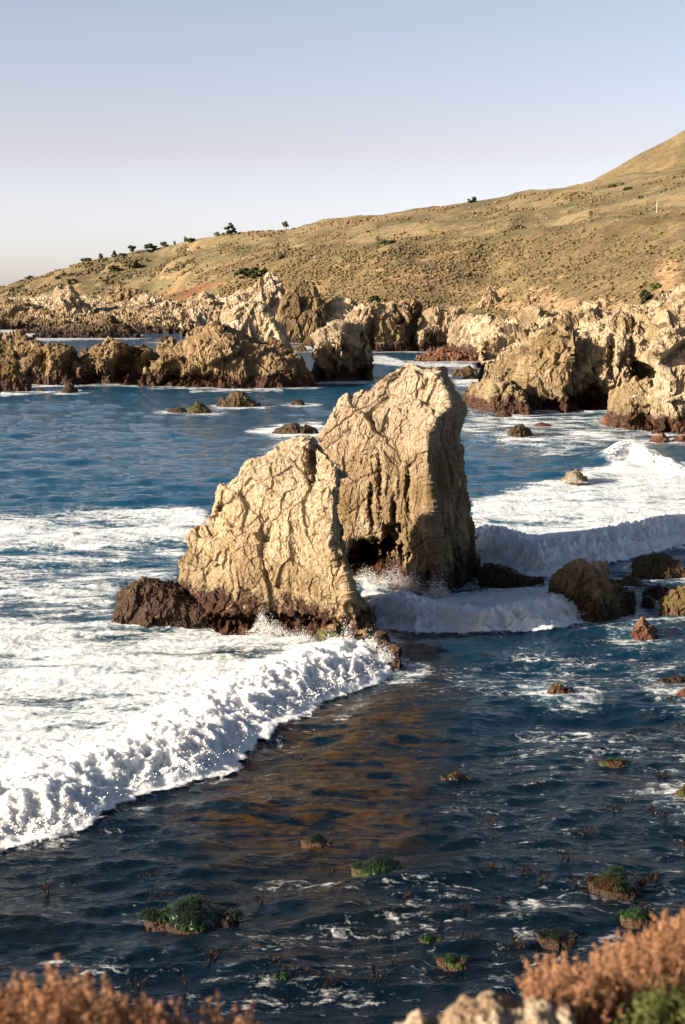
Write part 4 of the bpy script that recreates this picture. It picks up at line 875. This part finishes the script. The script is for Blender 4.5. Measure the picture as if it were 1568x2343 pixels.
def weed_rock(x0, x1, yt, yb, rock, wmat, label, seed, n=260, ln=.35, second=None):
    yt = yb-(yb-yt)*.78; gx, gy = ground((x0+x1)/2, yb); gy = float(gy); gx = float(gx)
    o = mass(hump(x0, x1, yt, yb, .5, seed=seed, ex=.38), yb, (x1-x0)/FPX*gy*1.15, label, rock, seed, name='weedy_rock', cat='rock', group='weed covered rocks awash in the near water', a=1.0, b=1.7, H=max(.5, (yb-yt)/FPX*gy*1.4), foam=False, amp=.42)
    me = o.data; nv = len(me.vertices); co = np.empty(nv*3, np.float32); me.vertices.foreach_get('co', co); co = co.reshape(-1, 3)+np.array(o.location)
    no = np.empty(nv*3, np.float32); me.vertex_normals.foreach_get('vector', no); no = no.reshape(-1, 3)
    if (no[:, 2]).mean() < 0: no = -no
    rs = np.random.RandomState(seed); k = (co[:, 2] > .03); co = co[k]; no = no[k]; nz = noise3(co*2.2, seed)
    for (mat_, nn, sg) in ((wmat, n, 1), (second, n//2, -1)):
        if mat_ is None: continue
        pw = np.clip(.35+sg*nz*1.6, .02, 1); pw /= pw.sum(); c_ = rs.choice(len(co), nn, p=pw); p = co[c_]; nm = no[c_]; m = 5; s = np.linspace(0, 1, m)
        d = np.array([0, 0, -1.0])+rs.normal(0, .38, (nn, 3)); d -= nm*(d*nm).sum(1, keepdims=True); d /= np.linalg.norm(d, axis=1, keepdims=True)+1e-6
        L = ln*rs.uniform(.3, 1.1, nn); C_ = p[:, None]+d[:, None]*L[:, None, None]*s[None, :, None]+nm[:, None]*(.012+.03*rs.uniform(0, 1, (nn, 1, 1))*np.sin(s*3.1)[None, :, None])
        C_[..., 2] = np.maximum(C_[..., 2], -.02)
        w = (ln*.16)*np.sin(np.pi*(s*.8+.12))[None, :, None]*rs.uniform(.6, 1.4, (nn, 1, 1)); side = np.cross(d, nm)[:, None]
        V = np.stack([C_-side*w*.5, C_+side*w*.5], 2).reshape(-1, 3); F = (grid_faces(m, 2)[None]+(np.arange(nn)*m*2)[:, None, None]).reshape(-1, 4)
        mesh_np('seaweed', V, F, mat_, parent=o)
    return o
weed_rock(335, 545, 2036, 2140, R_dim, W_dark, 'large rock hung with dark green weed, pink on its left end', 201, 3600, 0.21, W_green)
weed_rock(806, 940, 1950, 2012, R_green, W_green, 'bright green weed rock right of the largest weedy rock', 202, 2000, 0.17, W_dark)
weed_rock(1345, 1475, 1975, 2045, R_dim, W_brown, 'pink rock shaggy with glistening brown kelp at the right', 203, 2080, 0.22, W_green)
weed_rock(1008, 1076, 1758, 1790, R_dim, W_dark, 'small pink and dark green rock in the middle of the dark water', 204, 640, 0.14)
weed_rock(690, 760, 1905, 1935, R_dark, W_dark, 'dim green rock just under the surface left of the bright green one', 205, 640, 0.17)
weed_rock(960, 1010, 2136, 2160, R_green, W_green, 'small bright green tuft rock low in the picture', 206, 480, 0.14)
weed_rock(1000, 1070, 2180, 2210, R_green, W_green, 'lowest green tuft rock above the pale foreground stone', 207, 600, 0.14)
weed_rock(1230, 1320, 2120, 2160, R_dark, W_dark, 'dark green weed patch beside the foreground bush', 208, 600, 0.17)
weed_rock(1370, 1440, 1735, 1752, R_green, W_green, 'thin green weed rock awash at the right of the dark water', 209, 560, 0.17)
weed_rock(1420, 1500, 2070, 2110, R_green, W_green, 'green weed patch below the shaggy kelp rock', 210, 640, 0.17)
weed_rock(600, 660, 2225, 2250, R_green, W_green, 'small green weed patch near the bottom left shrubs', 211, 440, 0.14)
# floating kelp: one small clump of blades, copied
def kelp_clump(i):
    root = empty('kelp_clump', (0, 0, 0)); rs = np.random.RandomState(900+i)
    weeds(root, 0, 0, .3, .16, .05, 16, W_brown, .34, rs, 'blade', up=.5)
    V, F = blobs(rs.normal(size=(1, 3))*np.array([.2, .1, .0])+np.array([0, 0, .05]), rs.uniform(.04, .07, 1), 2, None, .04); mesh_np('float_bulb', V, F, W_brown, parent=root)
    return tag(root, 'small glistening clump of brown kelp floating on the dark near water', 'kelp', 'kelp clumps floating in the near water')
KP = [(1310, 1740), (1365, 1735), (880, 1650), (930, 1612), (970, 1600), (1500, 1745), (1520, 1775), (1545, 1700), (1562, 1660), (680, 1735), (860, 1722), (985, 1890), (1095, 1885), (1120, 1880), (1215, 1795), (1240, 1920),
      (1280, 1940), (760, 1990), (770, 2040), (1040, 1990), (1140, 2060), (1210, 1990), (1240, 2010), (560, 1760), (1320, 2020), (1340, 2040), (1500, 2010), (345, 2000), (360, 2050), (110, 2040), (150, 2190), (315, 2250),
      (600, 2060), (640, 2200), (700, 2230), (760, 2250), (870, 2230), (905, 2200), (1180, 2160), (1080, 2140), (1440, 1900), (1400, 1850), (1550, 1830), (1470, 2080), (830, 1680), (1120, 1990), (1300, 1960), (930, 2050), (480, 2190),
      (235, 1310), (285, 1285), (412, 1240), (460, 1612), (1085, 1625), (1110, 1500), (1480, 1640), (1540, 1600), (1420, 1560), (1340, 1900), (1510, 1860), (1555, 1930), (1060, 2080), (560, 2170), (690, 2080), (420, 2240)]
protos = [kelp_clump(i) for i in range(5)]
for i, (kx, ky) in enumerate(KP):
    src = protos[i % 5]
    if i < 5: o = src
    else:
        o = src.copy(); C.objects.link(o)
        for ch in list(src.children):
            c = ch.copy(); C.objects.link(c); c.parent = o; c.matrix_parent_inverse = ch.matrix_parent_inverse
    gx, gy = ground(kx, ky); o.location = (float(gx), float(gy), -.08); o.rotation_euler = (0, 0, random.uniform(0, 6.28)); s = random.uniform(.45, 1.0); o.scale = (s, s*.8, s)

# ------------------------------------------------------------------ the near cliff top with its shrubs
def build_bluff():
    x = np.linspace(-40, 40, 260); x = np.sign(x)*(np.abs(x)/40)**2.2*40; ys = np.concatenate([np.linspace(-40, 2, 50)[:-1], np.linspace(2, 6, 120), np.linspace(6, 15, 60)[1:]])
    X, Y = np.meshgrid(x, ys); edge = 4.9+.0*X
    Z = 13.15-1.15*sstep(1.6, 3.8, Y)+.28*sstep(.3, 1.6, X)*sstep(2, 4, Y)-.03*np.abs(X)
    q = np.stack([X.ravel(), Y.ravel(), 0*X.ravel()], 1)
    Z = Z+(fbm(q/1.3, 4, 301)*.12).reshape(X.shape)*sstep(1, 3, np.abs(Y)+1); Z = Z-np.maximum(0, Y-4.4)*2.6-6*sstep(0, 1.0, Y-edge)*.0
    Z = Z+(fbm(q/.9, 4, 305)*.5).reshape(X.shape)*sstep(5, 7, Y); Z = np.maximum(Z, -3)
    t = NT('cliff_top_soil'); n = t.noise(t.pos, 3, 5, .65)
    m = t.out(t.bsdf(t.mix(t.mr(n, .4, .6), (.28, .19, .11), (.13, .085, .045)), .95, t.bump(n, .8, .08)))
    o = mesh_np('ground', np.stack([X, Y, Z], -1).reshape(-1, 3), grid_faces(*X.shape), m); tag(o, 'sandy cliff top at the viewer\'s feet', 'ground', kind='structure')
build_bluff()
FS = rock_mat('foreground_pale_stone', pale=(0.50, 0.40, 0.30), mid=(0.38, 0.28, 0.19), ochre=(0.24, 0.16, 0.09), tide=.001, unit=.12)
def near_mass(top, Y, D, lab, sd, **k): mass(top, 0, D, lab, FS, sd, Y=Y, foam=False, name='cliff_top_stone', group='pale stones on the near cliff edge', **k)
def fore_rock(top, Y, D, lab, sd):
    """rock on the near cliff top, its foot on the ground at about 12.4 m"""
    px = np.linspace(top[0][0], top[-1][0], 260); ty, = lerp_line(top, px); u = np.linspace(0, 1, 260)
    s = np.linspace(0, 1, 150)[:, None]; phi = np.pi*s; Yc = Y+D*.5
    xt, _, zt = at(px, ty+20, np.full(260, Yc)); zb = 12.05; YY = Y+D*(.5-.5*np.cos(phi))+0*u; ZZ = zb+(np.maximum(zt, zb+.02)-zb)*np.sin(phi)**.6
    P = np.stack([xt[None]+0*s, YY, ZZ], -1); N = smooth_grid(-grid_normals(P), 6)
    if N[40, 130, 1] > 0: N = -N
    P = rock_disp(P, N, .3, sd, .8, .8)
    return finish_rock('cliff_top_stone', P, grid_faces(150, 260), FS, lab, 'stone', None, (float(P[..., 0].mean()), Y+D/2, zb))
fore_rock([(900, 2360), (935, 2338), (950, 2322), (962, 2312), (975, 2318), (992, 2330), (1015, 2322), (1040, 2300), (1075, 2285), (1095, 2284), (1110, 2272), (1126, 2266), (1142, 2276), (1156, 2296), (1170, 2310)], 3.9, .6, 'pale lumpy stone at the bottom edge of the picture, left one of the two', 401)
fore_rock([(1120, 2330), (1150, 2290), (1185, 2295), (1220, 2286), (1245, 2284), (1265, 2294), (1300, 2290), (1330, 2360)], 3.9, .6, 'pale stone half hidden under the big orange shrub', 402)

S_or = foliage_mat('dry_orange_leaves', (.34, .18, .095), (.19, .095, .05), 14); S_or2 = foliage_mat('dry_pinkish_leaves', (.38, .20, .11), (.22, .11, .06), 14)
S_gr = foliage_mat('fresh_green_leaves', (.10, .115, .03), (.05, .06, .018), 14); twig_m = NT('dry_twigs'); twig_m = twig_m.out(twig_m.bsdf((.24, .12, .065), .9))
def shrub(top, Y, D, n, label, seed, mat, green=None, plume=.085, gz=12.2, name='dry_shrub'):
    """many upright twigs, each with a feathery head; the heads fill the outline's depth, not one sheet"""
    rs = np.random.RandomState(seed); t = np.array(top, float)
    px = rs.uniform(t[0, 0], t[-1, 0], n); ty, = lerp_line(t, px); ty = ty+16; Yn = Y+D*rs.uniform(0, 1, n)
    xt, _, zt = at(px, ty, Yn)
    dome = 1
    z = gz+(zt-gz)*dome*(1-.75*rs.uniform(0, 1, n)**1.15)
    tips = np.stack([xt, Yn, z], 1); cx = xt.mean()
    base = np.stack([cx+(xt-cx)*.45, Y+D*.5+(Yn-Y-D*.5)*.4, np.full(n, gz-.15)], 1)
    root = empty(name, (float(cx), float(Y+D/2), gz-.1)); tag(root, label, 'shrub', 'dry shrubs on the near cliff edge')
    s = np.linspace(0, 1, 6)[None, :, None]; bend = rs.normal(size=(n, 1, 3))*.05
    path = base[:, None]+(tips-base)[:, None]*s+bend*np.sin(s*np.pi); R = np.repeat(np.linspace(.005, .0018, 6)[None], n, 0)
    V, F = tubes(path, R, 4); mesh_np('stems', V, F, twig_m, parent=root)
    # feathery heads: each a plume of sub twigs with leaves
    k = 110; d = (tips-path[:, -2]); d /= np.linalg.norm(d, axis=1, keepdims=True); d = d+rs.normal(size=d.shape)*.22
    u = rs.uniform(-1.6, 1.0, (n, k, 1)); rad = plume*.20*(1-.45*np.abs(u))*rs.uniform(.2, 1, (n, k, 1))
    rv = rs.normal(size=(n, k, 3)); rv /= np.linalg.norm(rv, axis=2, keepdims=True)
    pts = tips[:, None]+d[:, None]*u*plume*.8+rv*rad
    for nm, m_, sel in (('seed_heads' if mat is S_or or mat is S_or2 else 'leaves', mat, slice(None)),):
        p = pts.reshape(-1, 3); V, F = leaves(p, rv.reshape(-1, 3), rs.uniform(.003, .0075, len(p)), 3.0); mesh_np(nm, V, F, m_, parent=root)
    if green:
        gt = np.array(green, float); m = int(n*.11); px = rs.uniform(gt[0, 0], gt[-1, 0], m); gy, = lerp_line(gt, px); Yg = Y-.12+D*.5*rs.uniform(0, 1, m)
        xg, _, zg = at(px, gy+rs.uniform(0, 1, m)**1*(2380-gy), Yg); c = np.stack([xg, Yg, zg], 1)
        rv = rs.normal(size=(m, 90, 3)); rv /= np.linalg.norm(rv, axis=2, keepdims=True); p = (c[:, None]+rv*rs.uniform(.2, 1, (m, 90, 1))*.07).reshape(-1, 3)
        V, F = leaves(p, rv.reshape(-1, 3), rs.uniform(.006, .012, len(p)), 1.6); mesh_np('green_leaves', V, F, S_gr, parent=root)
shrub([(-60, 2270), (0, 2266), (30, 2240), (60, 2232), (90, 2268), (130, 2262), (150, 2280)], 3.9, .8, 190, 'tall orange dry shrub in the bottom left corner', 501, S_or)
shrub([(95, 2280), (105, 2262), (115, 2214), (135, 2250), (160, 2262), (180, 2226), (205, 2250), (230, 2290), (260, 2290)], 4.0, .7, 170, 'orange dry shrub with one long stray sprig, second from the bottom left', 502, S_or2)
shrub([(215, 2300), (240, 2280), (256, 2252), (275, 2290), (300, 2300), (330, 2296), (352, 2300), (380, 2330)], 3.95, .7, 150, 'low orange dry shrub in the middle of the bottom left group', 503, S_or)
shrub([(350, 2330), (372, 2310), (400, 2292), (425, 2300), (445, 2318), (470, 2316), (505, 2302), (525, 2326), (570, 2324), (600, 2350)], 4.0, .7, 130, 'thin orange dry shrub with sparse tips at the bottom centre left', 504, S_or2)
shrub([(1190, 2300), (1205, 2240), (1215, 2208), (1240, 2215), (1280, 2200), (1300, 2215), (1330, 2212), (1370, 2240), (1400, 2290)], 4.2, .9, 330, 'orange dry shrub with curling tips spilling over the pale stone', 505, S_or2)
shrub([(1340, 2260), (1370, 2215), (1400, 2178), (1430, 2160), (1470, 2158), (1510, 2140), (1540, 2118), (1575, 2102), (1640, 2090), (1700, 2110)], 4.3, 1.1, 950, 'big orange brown shrub filling the bottom right corner', 506, S_or, green=[(1430, 2350), (1460, 2300), (1500, 2268), (1560, 2275), (1620, 2280)], plume=.1)

# ------------------------------------------------------------------ water last: it needs the rocks' footprints
WX, WY, WZ, WD = build_water()

# spray thrown up where the surf meets the stacks, and drops along the breaking edge
def spray():
    rs = np.random.RandomState(4); pts = []; rad = []
    def puff(px, py, w, h, n, r=(.005, .022), Yo=0):
        n = int(n*3.5)
        gx, gy = ground(px, py); gx = float(gx); gy = float(gy)+Yo
        p = rs.normal(size=(n, 3))*np.array([w, w*.45, 0])+np.array([gx, gy, 0]); zz = np.abs(rs.normal(size=n))*h
        p[:, 2] = zz*np.exp(-((p[:, 0]-gx)/(w*1.2))**2)+.15; pts.append(p); rad.append(rs.uniform(*r, n)*rs.uniform(.5, 1, n))
    for (px, py, w, h, n) in ((600, 1452, .25, .55, 500), (625, 1460, .5, .35, 500), (760, 1494, .5, .35, 600), (795, 1502, .35, .55, 700), (850, 1512, .4, .45, 700), (880, 1520, .35, .30, 400), (690, 1480, .6, .3, 500),
                              (1340, 1100, .5, .4, 500), (1310, 1108, .5, .4, 500), (1440, 1040, .7, 1.0, 900), (1470, 1052, 1.2, .6, 900), (1420, 1085, 1.5, .4, 700), (1520, 1085, 1.5, .4, 600),
                              (840, 1338, .6, .35, 500), (900, 1352, .7, .6, 800), (950, 1362, .6, .7, 800), (1000, 1376, .5, .6, 700), (1170, 1010, .5, .2, 200)):
        puff(px, py, w, h, n)
    for B in BREAK[:3]:
        fx, fy = front_fn(B['l']); n = 500; x = rs.uniform(max(fx[0], -11), min(fx[-1], 24), n); y = np.interp(x, fx, fy)+rs.normal(0, .28, n)+.1
        pts.append(np.stack([x, y, np.abs(rs.normal(0, .16, n))+.05], 1)); rad.append(rs.uniform(.006, .028, n))
    bp = []; br_ = []
    for B, n, hi in ((BREAK[0], 16000, 1.6), (BREAK[1], 7000, 1.4), (BREAK[2], 4000, .8), (BREAK[3], 3000, 1.2)):
        fx, fy = front_fn(B['l']); x = rs.uniform(max(fx[0], -13), min(fx[-1], 34), n); sl = np.clip(np.interp(x, fx, np.gradient(fy, fx)), -1.6, 1.6); d = hi*rs.uniform(0, 1, n)**1.5
        nz_ = noise3(np.stack([x, x*0, x*0], 1)*.8, 5)*.5
        y = np.interp(x, fx, fy)+(d+nz_*.6+.25)*np.sqrt(1+sl**2)
        # height of the water surface at that point
        j = np.clip(np.searchsorted(AZ, np.arctan2(x, y)), 1, len(AZ)-2); i = np.clip(np.searchsorted(YS, y), 1, len(YS)-2)
        z = WZ[i, j]-.1; r = (.008+.03*rs.uniform(0, 1, n)**2.2)*(1-.45*d/hi)*(1+y/160); bp.append(np.stack([x, y, z-r*.35], 1)); br_.append(r)
    bp = np.concatenate(bp); br_ = np.concatenate(br_); V2, F2 = blobs(bp, br_, 1, (1.35, 1.25, .75), .15)
    t = NT('foam_billows'); m2 = t.out(t.bsdf((.78, .78, .775), .8, t.bump(t.noise(t.pos, 14, 4, .7), .4, .05), spec=.1))
    tag(mesh_np('sea_foam', V2, F2, m2), 'billowing white foam tumbling along the breaking wave fronts', 'foam', kind='stuff')
    p = np.concatenate(pts); r = np.concatenate(rad); V, F = blobs(p, r, 1, None, .3)
    t = NT('white_spray'); m = t.out(t.bsdf((.78, .78, .775), .6, spec=.2))
    tag(mesh_np('sea_spray', V, F, m), 'white spray and droplets thrown up by the surf', 'spray', kind='stuff')
spray()

# gull on the knobbly cliff rock
def gull():
    m = NT('white_feathers'); m = m.out(m.bsdf((.8, .8, .78), .7)); g = NT('grey_feathers'); g = g.out(g.bsdf((.35, .36, .38), .7))
    x, y, z = (float(v) for v in at(1452, 912, 163.0)); root = empty('gull', (x, y, z)); tag(root, 'white gull resting on the brown knobbly rock', 'gull')
    s = np.linspace(0, 1, 9)[None]; path = np.stack([x-.3+.62*s, y+0*s, z+.22+.05*np.sin(s*3)+.16*np.maximum(0, s-.72)*3], 2)
    V, F = tubes(path, np.array([[.01, .06, .11, .13, .125, .09, .06, .065, .01]]), 10); mesh_np('body', V, F, m, parent=root)
    path = np.stack([x-.38+.45*s, y-.1+0*s, z+.26+.04*np.sin(s*3)], 2); V, F = tubes(path, np.array([[.005, .02, .03, .04, .045, .045, .04, .03, .01]]), 8); mesh_np('wing', V, F, g, parent=root)
    for k in (-.04, .04):
        V, F = tubes(np.array([[[x, y+k, z], [x, y+k, z+.15]]]), np.full((1, 2), .012), 5); mesh_np('leg', V, F, g, parent=root)
gull()
